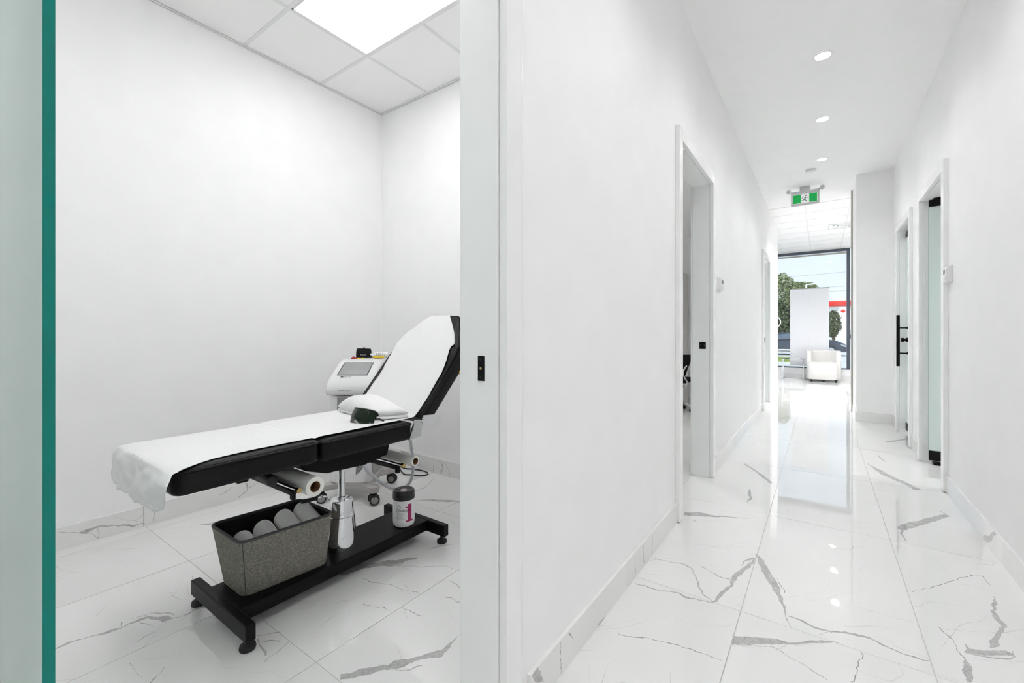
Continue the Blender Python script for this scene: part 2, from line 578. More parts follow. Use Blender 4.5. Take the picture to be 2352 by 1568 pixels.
# traced vein outlines, metres on the floor plan and on the skirtings
FLOOR_VEINS = [[(-0.279,2.576),(-0.245,2.448),(-0.209,2.343),(-0.172,2.255),(-0.151,2.212),(-0.13,2.146),(-0.12,2.086),(-0.1,2.02),(-0.099,2.022),(-0.116,2.092),(-0.123,2.157),(-0.142,2.229),(-0.15,2.303),(-0.188,2.396),(-0.225,2.497),(-0.271,2.597)],
 [(-0.17,2.388),(-0.131,2.269),(-0.129,2.272),(-0.168,2.392)],
 [(-0.271,1.782),(-0.221,1.813),(-0.176,1.846),(-0.134,1.879),(-0.09,1.908),(-0.044,1.943),(0.001,1.986),(0.054,2.015),(0.054,2.018),(0.001,2),(-0.045,1.957),(-0.091,1.919),(-0.134,1.909),(-0.179,1.886),(-0.226,1.86),(-0.277,1.829)],
 [(-0.254,1.789),(-0.2,1.817),(-0.142,1.852),(-0.074,1.823),(0.012,1.784),(0.013,1.787),(-0.073,1.826),(-0.141,1.856),(-0.201,1.82),(-0.254,1.793)],
 [(-0.281,2.542),(-0.286,2.486),(-0.315,2.393),(-0.347,2.281),(-0.339,2.202),(-0.365,2.115),(-0.376,2.037),(-0.387,2.02),(-0.385,2.014),(-0.367,2.025),(-0.353,2.1),(-0.328,2.192),(-0.325,2.262),(-0.303,2.372),(-0.274,2.47),(-0.279,2.542)],
 [(-0.386,2.02),(-0.428,2.062),(-0.469,2.145),(-0.518,2.249),(-0.553,2.261),(-0.623,2.249),(-0.696,2.236),(-0.694,2.23),(-0.622,2.243),(-0.552,2.255),(-0.519,2.242),(-0.472,2.139),(-0.431,2.053),(-0.387,2.014)],
 [(-0.285,2.534),(-0.317,2.498),(-0.324,2.411),(-0.321,2.409),(-0.308,2.477),(-0.282,2.52)],
 [(0.621,3.903),(0.651,3.872),(0.565,3.752),(0.476,3.615),(0.393,3.5),(0.369,3.433),(0.367,3.404),(0.387,3.392),(0.47,3.517),(0.556,3.656),(0.66,3.829),(0.624,3.917)],
 [(0.384,3.434),(0.372,3.351),(0.374,3.283),(0.378,3.226),(0.38,3.23),(0.381,3.297),(0.379,3.358),(0.393,3.432)],
 [(0.334,4.947),(0.367,4.777),(0.396,4.649),(0.448,4.547),(0.498,4.477),(0.53,4.405),(0.553,4.333),(0.6,4.34),(0.602,4.349),(0.571,4.423),(0.548,4.487),(0.511,4.544),(0.464,4.637),(0.417,4.762),(0.381,4.851),(0.337,4.964)],
 [(0.432,5.36),(0.446,5.197),(0.473,5.102),(0.477,5.125),(0.456,5.243),(0.437,5.382)],
 [(0.557,6.019),(0.621,6.115),(0.767,6.358),(0.773,6.415),(0.627,6.187),(0.564,6.108)],
 [(-0.708,2.869),(-0.635,2.914),(-0.564,2.941),(-0.486,2.998),(-0.378,3.049),(-0.379,3.058),(-0.487,3.009),(-0.569,2.976),(-0.647,2.979),(-0.72,2.918)],
 [(0.611,2.77),(0.59,2.682),(0.57,2.612),(0.567,2.548),(0.576,2.501),(0.547,2.44),(0.511,2.353),(0.506,2.317),(0.508,2.314),(0.526,2.337),(0.557,2.426),(0.592,2.517),(0.587,2.587),(0.581,2.622),(0.611,2.694),(0.614,2.773)],
 [(0.436,2.285),(0.422,2.219),(0.462,2.237),(0.493,2.254),(0.531,2.283),(0.556,2.3),(0.56,2.313),(0.541,2.325),(0.5,2.284),(0.471,2.271),(0.44,2.265),(0.438,2.288)],
 [(0.563,2.336),(0.556,2.299),(0.548,2.278),(0.509,2.252),(0.439,2.227),(0.437,2.22),(0.506,2.243),(0.547,2.269),(0.56,2.301),(0.568,2.34)],
 [(0.408,2.16),(0.404,2.135),(0.395,2.099),(0.395,2.068),(0.391,2.036),(0.403,2.044),(0.413,2.084),(0.423,2.129),(0.42,2.157),(0.412,2.167)],
 [(-0.111,2.091),(-0.063,2.081),(-0.02,2.064),(0.015,2.068),(0.062,2.092),(0.108,2.109),(0.147,2.119),(0.183,2.096),(0.235,2.08),(0.27,2.085),(0.308,2.09),(0.309,2.096),(0.272,2.093),(0.237,2.087),(0.185,2.103),(0.149,2.128),(0.11,2.125),(0.063,2.105),(0.015,2.076),(-0.019,2.077),(-0.061,2.094),(-0.11,2.096)],
 [(0.113,2.008),(0.116,1.979),(0.104,1.934),(0.099,1.894),(0.088,1.852),(0.08,1.815),(0.085,1.815),(0.092,1.851),(0.102,1.894),(0.107,1.934),(0.119,1.98),(0.116,2.011)],
 [(-0.698,1.955),(-0.583,1.964),(-0.515,1.992),(-0.476,1.978),(-0.434,1.992),(-0.376,2.007),(-0.376,2.012),(-0.435,1.999),(-0.477,1.992),(-0.516,1.999),(-0.584,1.971),(-0.699,1.96)],
 [(-0.433,3.645),(-0.433,3.53),(-0.407,3.456),(-0.416,3.352),(-0.413,3.345),(-0.394,3.454),(-0.416,3.551),(-0.426,3.643)],
 [(-0.012,2.029),(0.056,2.1),(0.056,2.103),(-0.012,2.032)],
 [(-0.488,2.288),(-0.381,2.236),(-0.346,2.245),(-0.346,2.251),(-0.381,2.242),(-0.488,2.295)],
 [(-0.634,1.585),(-0.532,1.629),(-0.437,1.661),(-0.285,1.672),(-0.285,1.675),(-0.438,1.665),(-0.532,1.632),(-0.635,1.588)],
 [(0.378,2.357),(0.39,2.307),(0.397,2.292),(0.409,2.162),(0.411,2.165),(0.399,2.296),(0.394,2.316),(0.38,2.362)],
 [(0.328,2.605),(0.437,2.744),(0.534,2.889),(0.616,2.981),(0.63,2.883),(0.632,2.887),(0.618,2.988),(0.534,2.895),(0.437,2.749),(0.328,2.609)],
 [(-0.553,4.296),(-0.483,4.186),(-0.39,4.008),(-0.315,3.849),(-0.31,3.897),(-0.386,4.061),(-0.482,4.229),(-0.553,4.333)],
 [(-0.44,3.602),(-0.411,3.46),(-0.402,3.402),(-0.397,3.406),(-0.403,3.473),(-0.436,3.611)],
 [(-1.302,0.842),(-1.289,0.851),(-1.273,0.869),(-1.262,0.891),(-1.247,0.911),(-1.233,0.933),(-1.219,0.951),(-1.206,0.968),(-1.192,0.987),(-1.178,1.007),(-1.162,1.03),(-1.151,1.056),(-1.136,1.08),(-1.112,1.097),(-1.102,1.118),(-1.106,1.142),(-1.109,1.171),(-1.12,1.194),(-1.124,1.231),(-1.125,1.232),(-1.127,1.196),(-1.128,1.175),(-1.126,1.148),(-1.131,1.132),(-1.142,1.118),(-1.154,1.092),(-1.168,1.066),(-1.186,1.044),(-1.204,1.024),(-1.224,1.002),(-1.22,0.975),(-1.239,0.963),(-1.254,0.944),(-1.27,0.923),(-1.29,0.905),(-1.305,0.883),(-1.316,0.864),(-1.322,0.852)],
 [(-1.199,0.973),(-1.17,0.984),(-1.147,1.006),(-1.124,1.044),(-1.126,1.045),(-1.151,1.009),(-1.173,0.987),(-1.2,0.975)],
 [(-1.865,1.205),(-1.842,1.235),(-1.839,1.276),(-1.823,1.308),(-1.798,1.344),(-1.774,1.374),(-1.758,1.4),(-1.732,1.428),(-1.714,1.464),(-1.706,1.493),(-1.685,1.526),(-1.692,1.533),(-1.726,1.507),(-1.74,1.482),(-1.764,1.451),(-1.797,1.427),(-1.808,1.396),(-1.831,1.366),(-1.864,1.333),(-1.888,1.301),(-1.897,1.262),(-1.912,1.23)],
 [(-1.776,1.373),(-1.734,1.399),(-1.707,1.446),(-1.712,1.45),(-1.743,1.405),(-1.782,1.378)],
 [(-1.767,1.248),(-1.696,1.258),(-1.608,1.297),(-1.537,1.302),(-1.466,1.322),(-1.444,1.321),(-1.445,1.323),(-1.468,1.325),(-1.539,1.304),(-1.61,1.299),(-1.699,1.26),(-1.769,1.25)],
 [(-1.716,1.414),(-1.649,1.457),(-1.595,1.486),(-1.519,1.559),(-1.452,1.562),(-1.454,1.564),(-1.521,1.561),(-1.598,1.489),(-1.652,1.46),(-1.719,1.416)],
 [(-1.589,1.13),(-1.533,1.153),(-1.452,1.179),(-1.454,1.181),(-1.536,1.155),(-1.591,1.132)],
 [(-1.437,1.212),(-1.393,1.217),(-1.319,1.224),(-1.32,1.226),(-1.395,1.22),(-1.438,1.214)],
 [(-1.685,1.088),(-1.661,1.109),(-1.663,1.111),(-1.689,1.09)],
 [(-1.408,1.475),(-1.351,1.467),(-1.324,1.459),(-1.326,1.465),(-1.353,1.473),(-1.409,1.478)],
 [(-1.348,1.368),(-1.31,1.383),(-1.271,1.376),(-1.252,1.387),(-1.254,1.389),(-1.273,1.38),(-1.312,1.386),(-1.349,1.37)],
 [(-2.272,0.321),(-2.272,0.342),(-2.274,0.357),(-2.271,0.374),(-2.263,0.389),(-2.26,0.405),(-2.251,0.42),(-2.24,0.435),(-2.231,0.456),(-2.227,0.479),(-2.222,0.5),(-2.23,0.522),(-2.225,0.542),(-2.22,0.559),(-2.208,0.574),(-2.184,0.591),(-2.143,0.6),(-2.137,0.618),(-2.131,0.63),(-2.124,0.648),(-2.115,0.689),(-2.119,0.69),(-2.127,0.649),(-2.137,0.632),(-2.172,0.627),(-2.183,0.611),(-2.204,0.597),(-2.229,0.579),(-2.245,0.563),(-2.238,0.543),(-2.236,0.522),(-2.23,0.5),(-2.245,0.481),(-2.253,0.459),(-2.256,0.436),(-2.259,0.42),(-2.265,0.405),(-2.266,0.389),(-2.277,0.375),(-2.288,0.358),(-2.287,0.342),(-2.28,0.321)],
 [(-2.261,0.531),(-2.259,0.552),(-2.251,0.571),(-2.245,0.593),(-2.226,0.603),(-2.201,0.62),(-2.179,0.634),(-2.163,0.64),(-2.141,0.637),(-2.141,0.638),(-2.166,0.643),(-2.189,0.637),(-2.208,0.622),(-2.234,0.605),(-2.249,0.594),(-2.257,0.572),(-2.263,0.552),(-2.264,0.531)],
 [(-2.204,0.549),(-2.181,0.557),(-2.157,0.558),(-2.136,0.568),(-2.138,0.568),(-2.161,0.56),(-2.184,0.559),(-2.207,0.55)],
 [(-2.273,0.508),(-2.257,0.499),(-2.236,0.499),(-2.238,0.501),(-2.255,0.501),(-2.27,0.508)],
 [(-2.105,0.555),(-2.094,0.535),(-2.083,0.497),(-2.081,0.497),(-2.088,0.534),(-2.097,0.555)],
 [(-1.965,0.459),(-1.922,0.461),(-1.856,0.456),(-1.856,0.457),(-1.922,0.462),(-1.966,0.46)],
 [(-1.842,0.523),(-1.816,0.491),(-1.803,0.472),(-1.798,0.472),(-1.811,0.491),(-1.84,0.523)],
 [(-1.728,0.774),(-1.685,0.761),(-1.647,0.753),(-1.62,0.747),(-1.618,0.752),(-1.646,0.76),(-1.683,0.767),(-1.727,0.777)],
 [(-1.696,0.781),(-1.676,0.8),(-1.647,0.81),(-1.65,0.812),(-1.685,0.805),(-1.7,0.783)],
 [(-1.62,0.833),(-1.6,0.771),(-1.594,0.737),(-1.589,0.736),(-1.597,0.77),(-1.616,0.832)],
 [(-1.875,0.746),(-1.831,0.736),(-1.78,0.743),(-1.784,0.746),(-1.834,0.741),(-1.874,0.748)],
 [(-1.701,0.841),(-1.755,0.78),(-1.752,0.779),(-1.699,0.84)],
 [(-3.041,1.04),(-3.002,1.058),(-2.983,1.099),(-2.988,1.21),(-2.996,1.213),(-3.012,1.107),(-3.028,1.066),(-3.049,1.042)],
 [(-2.435,0.797),(-2.339,0.765),(-2.263,0.737),(-2.26,0.738),(-2.336,0.767),(-2.433,0.799)],
 [(-2.107,0.658),(-2.125,0.709),(-2.106,0.734),(-2.109,0.764),(-2.118,0.766),(-2.115,0.736),(-2.131,0.71),(-2.11,0.658)],
 [(-2.279,2.025),(-2.235,2.079),(-2.145,2.124),(-2.059,2.173),(-2.005,2.216),(-2.014,2.226),(-2.084,2.201),(-2.169,2.149),(-2.25,2.093),(-2.284,2.029)],
 [(-2.416,2.12),(-2.409,2.242),(-2.426,2.306),(-2.507,2.434),(-2.513,2.436),(-2.434,2.31),(-2.419,2.248),(-2.424,2.126)],
 [(-1.708,1.629),(-1.676,1.696),(-1.605,1.774),(-1.609,1.777),(-1.681,1.701),(-1.713,1.633)]]
BASE_CORRIDOR_LEFT_VEINS = [[(1.104,0.12),(1.14,0.121),(1.147,0.105),(1.157,0.095),(1.156,0.085),(1.167,0.068),(1.174,0.047),(1.118,0.084),(1.112,0.102)],
 [(2.112,0.111),(2.126,0.017),(2.131,0.015),(2.118,0.109)],
 [(2.253,0.109),(2.244,-0),(2.255,-0.005),(2.259,0.107)],
 [(1.279,0.111),(1.282,0.006),(1.286,0.004),(1.283,0.109)],
 [(1.338,0.112),(1.369,0.077),(1.371,0.077),(1.343,0.111)],
 [(1.994,0.104),(2.003,0.021),(2.008,0.019),(1.999,0.102)],
 [(1.57,0.001),(1.594,0.01),(1.638,0.002),(1.664,-0.002),(1.651,-0.015),(1.619,-0.021)]]
BASE_ROOM_LEFT_VEINS = [[(0.467,0.102),(0.485,0.096),(0.502,0.083),(0.515,0.076),(0.527,0.072),(0.543,0.067),(0.553,0.059),(0.569,0.053),(0.584,0.053),(0.6,0.059),(0.616,0.063),(0.634,0.062),(0.649,0.064),(0.662,0.063),(0.68,0.058),(0.699,0.053),(0.718,0.038),(0.742,0.032),(0.761,0.024),(0.776,0.017),(0.794,0.021),(0.819,0.024),(0.835,0.02),(0.835,0.024),(0.818,0.027),(0.793,0.026),(0.775,0.028),(0.762,0.036),(0.742,0.042),(0.719,0.048),(0.699,0.057),(0.68,0.063),(0.661,0.071),(0.648,0.07),(0.633,0.07),(0.614,0.075),(0.595,0.077),(0.578,0.073),(0.566,0.069),(0.553,0.064),(0.543,0.071),(0.527,0.076),(0.516,0.08),(0.502,0.088),(0.485,0.099),(0.467,0.104)],
 [(0.631,0.062),(0.63,0.008),(0.632,0.007),(0.633,0.061)],
 [(0.599,0.051),(0.629,0.007),(0.63,0.009),(0.6,0.052)],
 [(0.695,0.1),(0.738,0.078),(0.798,0.042),(0.831,0.022),(0.831,0.024),(0.798,0.044),(0.738,0.079),(0.695,0.101)],
 [(0.83,0.075),(0.8,0.046),(0.8,0.044),(0.831,0.073)],
 [(0.889,0.087),(0.88,0.058),(0.875,0.005),(0.876,0.005),(0.883,0.056),(0.892,0.085)],
 [(1.228,0.068),(1.262,0.07),(1.309,0.096),(1.307,0.099),(1.261,0.074),(1.227,0.071)],
 [(1.383,0.113),(1.4,0.083),(1.401,0.052),(1.378,0.036),(1.348,0.016),(1.351,0.011),(1.381,0.031),(1.407,0.048),(1.407,0.083),(1.388,0.116)],
 [(1.411,0.06),(1.499,0.082),(1.519,0.09),(1.517,0.094),(1.498,0.085),(1.41,0.063)]]
BASE_ROOM_FAR_VEINS = [[(-3.031,0.111),(-2.992,0.101),(-2.953,0.1),(-2.916,0.1),(-2.911,0.108),(-2.943,0.12),(-2.985,0.118),(-3.029,0.115)],
 [(-2.619,0.063),(-2.621,0.011),(-2.613,0.013),(-2.61,0.065)],
 [(-2.554,0.106),(-2.509,0.074),(-2.506,0.077),(-2.551,0.109)],
 [(-2.512,0.108),(-2.521,0.066),(-2.512,0.052),(-2.534,0.029),(-2.532,0),(-2.523,0.002),(-2.521,0.028),(-2.503,0.052),(-2.508,0.068),(-2.502,0.108)],
 [(-2.489,0.111),(-2.464,0.075),(-2.435,0.034),(-2.423,-0.001),(-2.419,0.001),(-2.431,0.036),(-2.461,0.077),(-2.486,0.112)]]
BASE_CORRIDOR_RIGHT_VEINS = [[(3.306,0.123),(3.235,0.126),(3.316,0.092),(3.347,0.053),(3.418,0.008),(3.498,0.005),(3.481,0.035),(3.38,0.071),(3.347,0.1)]]


# ------------------------------------------------------------------ marble tiles with veins cut into their own mesh
def roughen(poly):
    """subdivide a vein outline and push it about with coherent noise"""
    out = []
    n = len(poly)
    for i in range(n):
        a = Vector((*poly[i], 0)); b = Vector((*poly[(i + 1) % n], 0))
        k = max(1, min(20, int((b - a).length / .007)))
        for j in range(k):
            p = a.lerp(b, j / k)
            q = p + noise.noise_vector(p * 26.0) * .008 + noise.noise_vector(p * 90.0) * .0042 + noise.noise_vector(p * 260.0) * .0012
            out.append((q.x, q.y))
    return out


def area(poly):
    return abs(sum(poly[i - 1][0] * poly[i][1] - poly[i][0] * poly[i - 1][1] for i in range(len(poly)))) / 2


def clip(poly, x0, x1, y0, y1):
    for ax, lim, sg in ((0, x0, 1), (0, x1, -1), (1, y0, 1), (1, y1, -1)):
        res = []
        for i in range(len(poly)):
            p, q = poly[i - 1], poly[i]
            ip = (p[ax] - lim) * sg >= 0; iq = (q[ax] - lim) * sg >= 0
            if ip != iq:
                t = (lim - p[ax]) / (q[ax] - p[ax])
                res.append((p[0] + (q[0] - p[0]) * t, p[1] + (q[1] - p[1]) * t))
            if iq: res.append(q)
        poly = res
        if len(poly) < 3: return []
    return poly


def inside(p, poly):
    x, y = p; c = False
    j = len(poly) - 1
    for i in range(len(poly)):
        xi, yi = poly[i]; xj, yj = poly[j]
        if (yi > y) != (yj > y) and x < (xj - xi) * (y - yi) / (yj - yi) + xi: c = not c
        j = i
    return c


def prepare(veins):
    """outlines plus the thin dark ribbons that edge the broad veins"""
    res = []
    for v in veins:
        r = roughen(v)
        per = sum(sqrt((r[i][0] - r[i - 1][0]) ** 2 + (r[i][1] - r[i - 1][1]) ** 2) for i in range(len(r)))
        width = 2 * area(r) / per
        thin = width < .0042
        res.append((r, 2 if thin and width < .003 else 1))
        if not thin:
            sgn = 1 if sum(r[i - 1][0] * r[i][1] - r[i][0] * r[i - 1][1] for i in range(len(r))) > 0 else -1
            run = []; n = len(r)
            for i in range(n + 1):
                p = Vector((*r[i % n], 0)); t = Vector((*r[(i + 1) % n], 0)) - Vector((*r[i - 1 if i <= n else 0], 0))
                on_ = noise.noise(p * 14.0) > -.12 and i < n
                if on_ and t.length > 1e-7:
                    nn = Vector((-t.y, t.x, 0)).normalized() * sgn
                    w = .0011 + .0009 * noise.noise(p * 60.0)
                    run.append(((p.x, p.y), (p.x + nn.x * w, p.y + nn.y * w)))
                else:
                    if len(run) > 3: res.append(([a for a, b in run] + [b for a, b in reversed(run)], 2))
                    run = []
    return res


def marble_panel(name, parent, a0, a1, b0, b1, fn, t, veins=()):
    mb = MB()
    polys = []
    for pol, mi in veins:
        xs = [p[0] for p in pol]; ys = [p[1] for p in pol]
        if max(xs) < a0 or min(xs) > a1 or max(ys) < b0 or min(ys) > b1: continue
        c = clip(pol, a0 + 1e-4, a1 - 1e-4, b0 + 1e-4, b1 - 1e-4)
        if len(c) >= 3 and area(c) > 1e-6: polys.append((c, mi))
    if polys:
        V = [Vector((a0, b0)), Vector((a1, b0)), Vector((a1, b1)), Vector((a0, b1))]
        E = [(0, 1), (1, 2), (2, 3), (3, 0)]
        for pol, mi in polys:
            k = len(V)
            V += [Vector(p) for p in pol]
            E += [(k + i, k + (i + 1) % len(pol)) for i in range(len(pol))]
        vo, eo, fo = geometry.delaunay_2d_cdt(V, E, [], 0, 1e-5)[:3]
        bb = [(min(p[0] for p in pl), max(p[0] for p in pl), min(p[1] for p in pl), max(p[1] for p in pl)) for pl, _ in polys]
        vs = [fn(p.x, p.y, 0) for p in vo]
        k = len(mb.v); mb.v += [Vector(p) for p in vs]
        for f in fo:
            cx = sum(vo[i].x for i in f) / len(f); cy = sum(vo[i].y for i in f) / len(f)
            best = 0
            for (pl, mi), (u0, u1, w0, w1) in zip(polys, bb):
                if (mi > best or best == 3) and mi != best and (mi != 3 or best == 0) and u0 <= cx <= u1 and w0 <= cy <= w1 and inside((cx, cy), pl): best = mi
            mb.f.append(tuple(k + i for i in f)); mb.m.append(best)
    else:
        mb.add([fn(a0, b0, 0), fn(a1, b0, 0), fn(a1, b1, 0), fn(a0, b1, 0)], [(0, 1, 2, 3)])
    q = [(a0, b0), (a1, b0), (a1, b1), (a0, b1)]
    for i in range(4):
        p, r = q[i], q[(i + 1) % 4]
        mb.add([fn(*p, 0), fn(*r, 0), fn(*r, t), fn(*p, t)], [(3, 2, 1, 0)])
    o = mb.build(name, M_MARBLE, parent, auto=False)
    return o


# ------------------------------------------------------------------ key planes of the place (metres; camera stands at the origin)
XL, XLR = -.726, -.858        # left corridor wall: corridor face, room face
XR, XRR = .746, .878          # right corridor wall
RX0, RX1 = -3.304, -.858      # treatment room
RY0, RY1 = -.62, 2.56
ZC, ZR = 3.25, 3.165          # corridor ceiling, treatment room ceiling
ZD = 2.34                     # door opening height
YF = 13.45                    # shop window
GX = [.312 + .584 * k for k in range(-9, 9)]
GY = [.838 - 2.352 + 1.176 * k for k in range(0, 14)]


def struct(mb, name, mats, label, cat, parent=None, **k):
    return mb.build(name, mats, parent, label=label, cat=cat, kind='structure', **k)


# floor: grout bed and every tile
fl = MB().box(-4.6, 4.6, -1.6, YF + .1, -.12, -.0022)
floor = struct(fl, 'floor', 'grout', 'polished white marble tile floor with grey veins through corridor and rooms', 'floor')
FV = prepare(FLOOR_VEINS)


def hairlines(seed, a0, a1, b0, b1):
    """fine jagged cracks printed across one tile"""
    rnd = random.Random(seed); out = []
    lean = rnd.choice((.35, .6, -.5, 1.0))
    for _ in range(rnd.randint(5, 9)):
        p = Vector((rnd.uniform(a0, a1), rnd.uniform(b0, b1))); ang = lean + rnd.uniform(-.45, .45) + (pi if rnd.random() < .5 else 0)
        pts = [p.copy()]
        for _k in range(rnd.randint(7, 34)):
            ang += rnd.uniform(-.16, .16)
            q = ang + (rnd.uniform(-1.1, 1.1) if rnd.random() < .22 else 0)
            p = p + Vector((cos(q), sin(q))) * rnd.uniform(.006, .022)
            pts.append(p.copy())
        w = rnd.uniform(.0005, .0011); L, R = [], []
        for i, c in enumerate(pts):
            t = (pts[min(i + 1, len(pts) - 1)] - pts[max(i - 1, 0)]).normalized(); nn = Vector((-t.y, t.x))
            k = w * (1 - abs(2 * i / (len(pts) - 1) - 1) ** 3 * .7) * (1 + .5 * noise.noise(Vector((c.x * 40, c.y * 40, 0))))
            L.append((c.x + nn.x * k, c.y + nn.y * k)); R.append((c.x - nn.x * k, c.y - nn.y * k))
        out.append((L + R[::-1], 3))
    return out


tile_mesh = {}
for i in range(len(GX) - 1):
    for j in range(len(GY) - 1):
        a0, a1 = GX[i] + .0017, GX[i + 1] - .0017
        b0, b1 = GY[j] + .0011, GY[j + 1] - .0011
        if a0 > 3.6 or a1 < -4.3: continue
        if GY[j] > YF: continue
        if GX[i] > .9 and GY[j] > 6 and GY[j] < 7: pass
        b1 = min(b1, YF - .001)
        hit = any(not (max(p[0] for p in v) < a0 or min(p[0] for p in v) > a1 or max(p[1] for p in v) < b0 or min(p[1] for p in v) > b1) for v, _ in FV)
        key = round(b1 - b0, 3)
        near_ = -3.5 < a0 and a1 < 1.6 and b0 > -.6 and b1 < 8.6
        hair = hairlines(i * 97 + j, a0, a1, b0, b1) if near_ else []
        hit = hit or near_
        if not hit and key in tile_mesh:
            o = bpy.data.objects.new('tile', tile_mesh[key])
            COL.objects.link(o); o.parent = floor
            o.location = Vector(((a0 + a1) / 2, (b0 + b1) / 2, -.008)) - SPACE[floor.name]
        else:
            o = marble_panel('tile', floor, a0, a1, b0, b1, lambda a, b, h: (a, b, -h), .008, FV + hair)
            if not hit: tile_mesh[key] = o.data


# walls with their openings
def wall_y(mb, xa, xb, y0, y1, z1, openings, zd=ZD):
    y = y0
    for a, b in openings:
        mb.box(xa, xb, y, a, 0, z1)
        mb.box(xa, xb, a, b, zd, z1)
        y = b
    mb.box(xa, xb, y, y1, 0, z1)
    return mb


J = .012
struct(wall_y(MB(), XL, XLR, -1.5, 10.38, 3.45, [(.03 - J, .95 + J), (2.81 - J, 3.735 + J), (7.545 - J, 8.44 + J)], ZD + J), 'wall_left', 'wall_paint',
       'long white painted corridor wall with three door openings on the treatment room side', 'wall')
struct(wall_y(MB(), XR, XRR, -1.5, 7.29, 3.45, [(4.455 - J, 5.335 + J), (5.955 - J, 6.80 + J)], ZD + J), 'wall_right', 'wall_paint',
       'white painted corridor wall with two frosted glass doors and a thermostat', 'wall')
struct(MB().box(.375, 4.5, 7.29, 8.10, 0, 3.45), 'wall_return', 'wall_paint', 'short white return wall narrowing the corridor past the second glass door', 'wall')
struct(MB().box(XL, XR, -1.62, -1.5, 0, 3.45), 'wall_back', 'wall_paint', 'white end wall of the corridor behind the camera', 'wall')
struct(MB().box(RX0 - .12, RX0, -.74, RY1 + .12, 0, 3.45), 'wall_room_left', 'wall_paint', 'plain white long wall behind the treatment chair', 'wall')
struct(MB().box(RX0, RX1, RY1, RY1 + .12, 0, 3.45), 'wall_room_far', 'wall_paint', 'plain white wall behind the raised backrest of the treatment chair', 'wall')
struct(MB().box(RX0, RX1, RY0 - .12, RY0, 0, 3.45), 'wall_room_near', 'wall_paint', 'white wall of the treatment room out of view beside the glass leaf', 'wall')
struct(MB().box(RX0 - .12, RX0, RY1 + .12, 10.5, 0, 3.45), 'wall_second_room_left', 'wall_paint', 'white outer wall of the rooms behind the second and third doorway', 'wall')
struct(MB().box(RX0, RX1, 7.32, 7.44, 0, 3.45), 'wall_second_room_far', 'wall_paint', 'pale wall behind the office chair in the second room', 'wall')
struct(MB().box(-4.5, RX1, 10.38, 10.5, 0, 3.45), 'wall_reception_back', 'wall_paint', 'white wall closing the reception beside the corridor mouth', 'wall')
struct(MB().box(-4.62, -4.5, 10.38, YF + .15, 0, 3.45), 'wall_reception_left', 'wall_paint', 'white side wall of the reception out of view', 'wall')
struct(MB().box(4.5, 4.62, 7.29, YF + .15, 0, 3.45), 'wall_reception_right', 'wall_paint', 'white far side wall of the reception out of view', 'wall')
struct(MB().box(XRR, 3.4, 3.0, 3.12, 0, 3.45).box(3.4, 3.52, 3.0, 7.29, 0, 3.45), 'wall_side_room', 'wall_paint', 'white walls of the rooms behind the frosted glass doors', 'wall')
struct(MB().box(XRR, 3.4, 5.60, 5.70, 0, 3.45), 'wall_side_partition', 'wall_paint', 'white partition between the two rooms with frosted glass doors', 'wall')
struct(MB().box(-4.7, 4.7, -1.7, YF + .2, 3.45, 3.7), 'roof', 'roof', 'unseen flat roof slab added over the whole clinic to keep the sun out', 'roof')  # slab added out of view so sun cannot leak between rooms

# ceilings
struct(MB().box(XL, XR, -1.5, 8.15, ZC, ZC + .1), 'ceiling', 'ceiling_paint', 'smooth white corridor ceiling with a row of round pot lights', 'ceiling')
struct(MB().box(RX0, RX1, RY1 + .12, 7.32, 2.70, 2.8), 'ceiling_second_room', 'ceiling_tile', 'pale ceiling of the second room seen through its doorway', 'ceiling')
struct(MB().box(RX0, RX1, 7.44, 10.38, 2.70, 2.8), 'ceiling_third_room', 'ceiling_tile', 'pale ceiling of the third room behind its doorway', 'ceiling')
struct(MB().box(XRR, 3.4, 3.12, 7.29, 2.85, 2.95), 'ceiling_side_rooms', 'ceiling_tile', 'pale ceiling of the rooms behind the frosted doors', 'ceiling')


def tee_ceiling(name, label, x0, x1, y0, y1, z, gx, gy, skip=()):
    r = struct(MB().box(x0, x1, y0, y1, z + .05, z + .07), name, 'ceiling_tile', label, 'ceiling')
    xs = [x0] + [g for g in gx if x0 < g < x1] + [x1]
    ys = [y0] + [g for g in gy if y0 < g < y1] + [y1]
    for i in range(len(xs) - 1):
        for j in range(len(ys) - 1):
            if (i, j) in skip: continue
            MB().box(xs[i] + .004, xs[i + 1] - .004, ys[j] + .004, ys[j + 1] - .004, z + .004, z + .018).build('ceiling_tile', 'ceiling_tile', r)
    for i, g in enumerate(xs[1:-1], 1):
        run = None
        for j in range(len(ys) - 1):
            if (i - 1, j) in skip and (i, j) in skip:      # a two-tile light panel spans this bar
                if run is not None: MB().box(g - .012, g + .012, run, ys[j], z, z + .03).build('t_bar', 't_bar_metal', r)
                run = None
            elif run is None: run = ys[j]
        if run is not None: MB().box(g - .012, g + .012, run, y1, z, z + .03).build('t_bar', 't_bar_metal', r)
    for j, g in enumerate(ys[1:-1]): MB().box(x0, x1, g - .012, g + .012, z + .0004, z + .03).build('t_bar', 't_bar_metal', r)
    MB().box(x0, x0 + .02, y0, y1, z - .002, z + .001).box(x0, x0 + .002, y0, y1, z - .002, z + .02).build('wall_angle', 't_bar_metal', r)
    MB().box(x0, x1, y1 - .02, y1, z - .0025, z + .001).box(x0, x1, y1 - .002, y1, z - .0025, z + .02).build('wall_angle', 't_bar_metal', r)
    return r, xs, ys


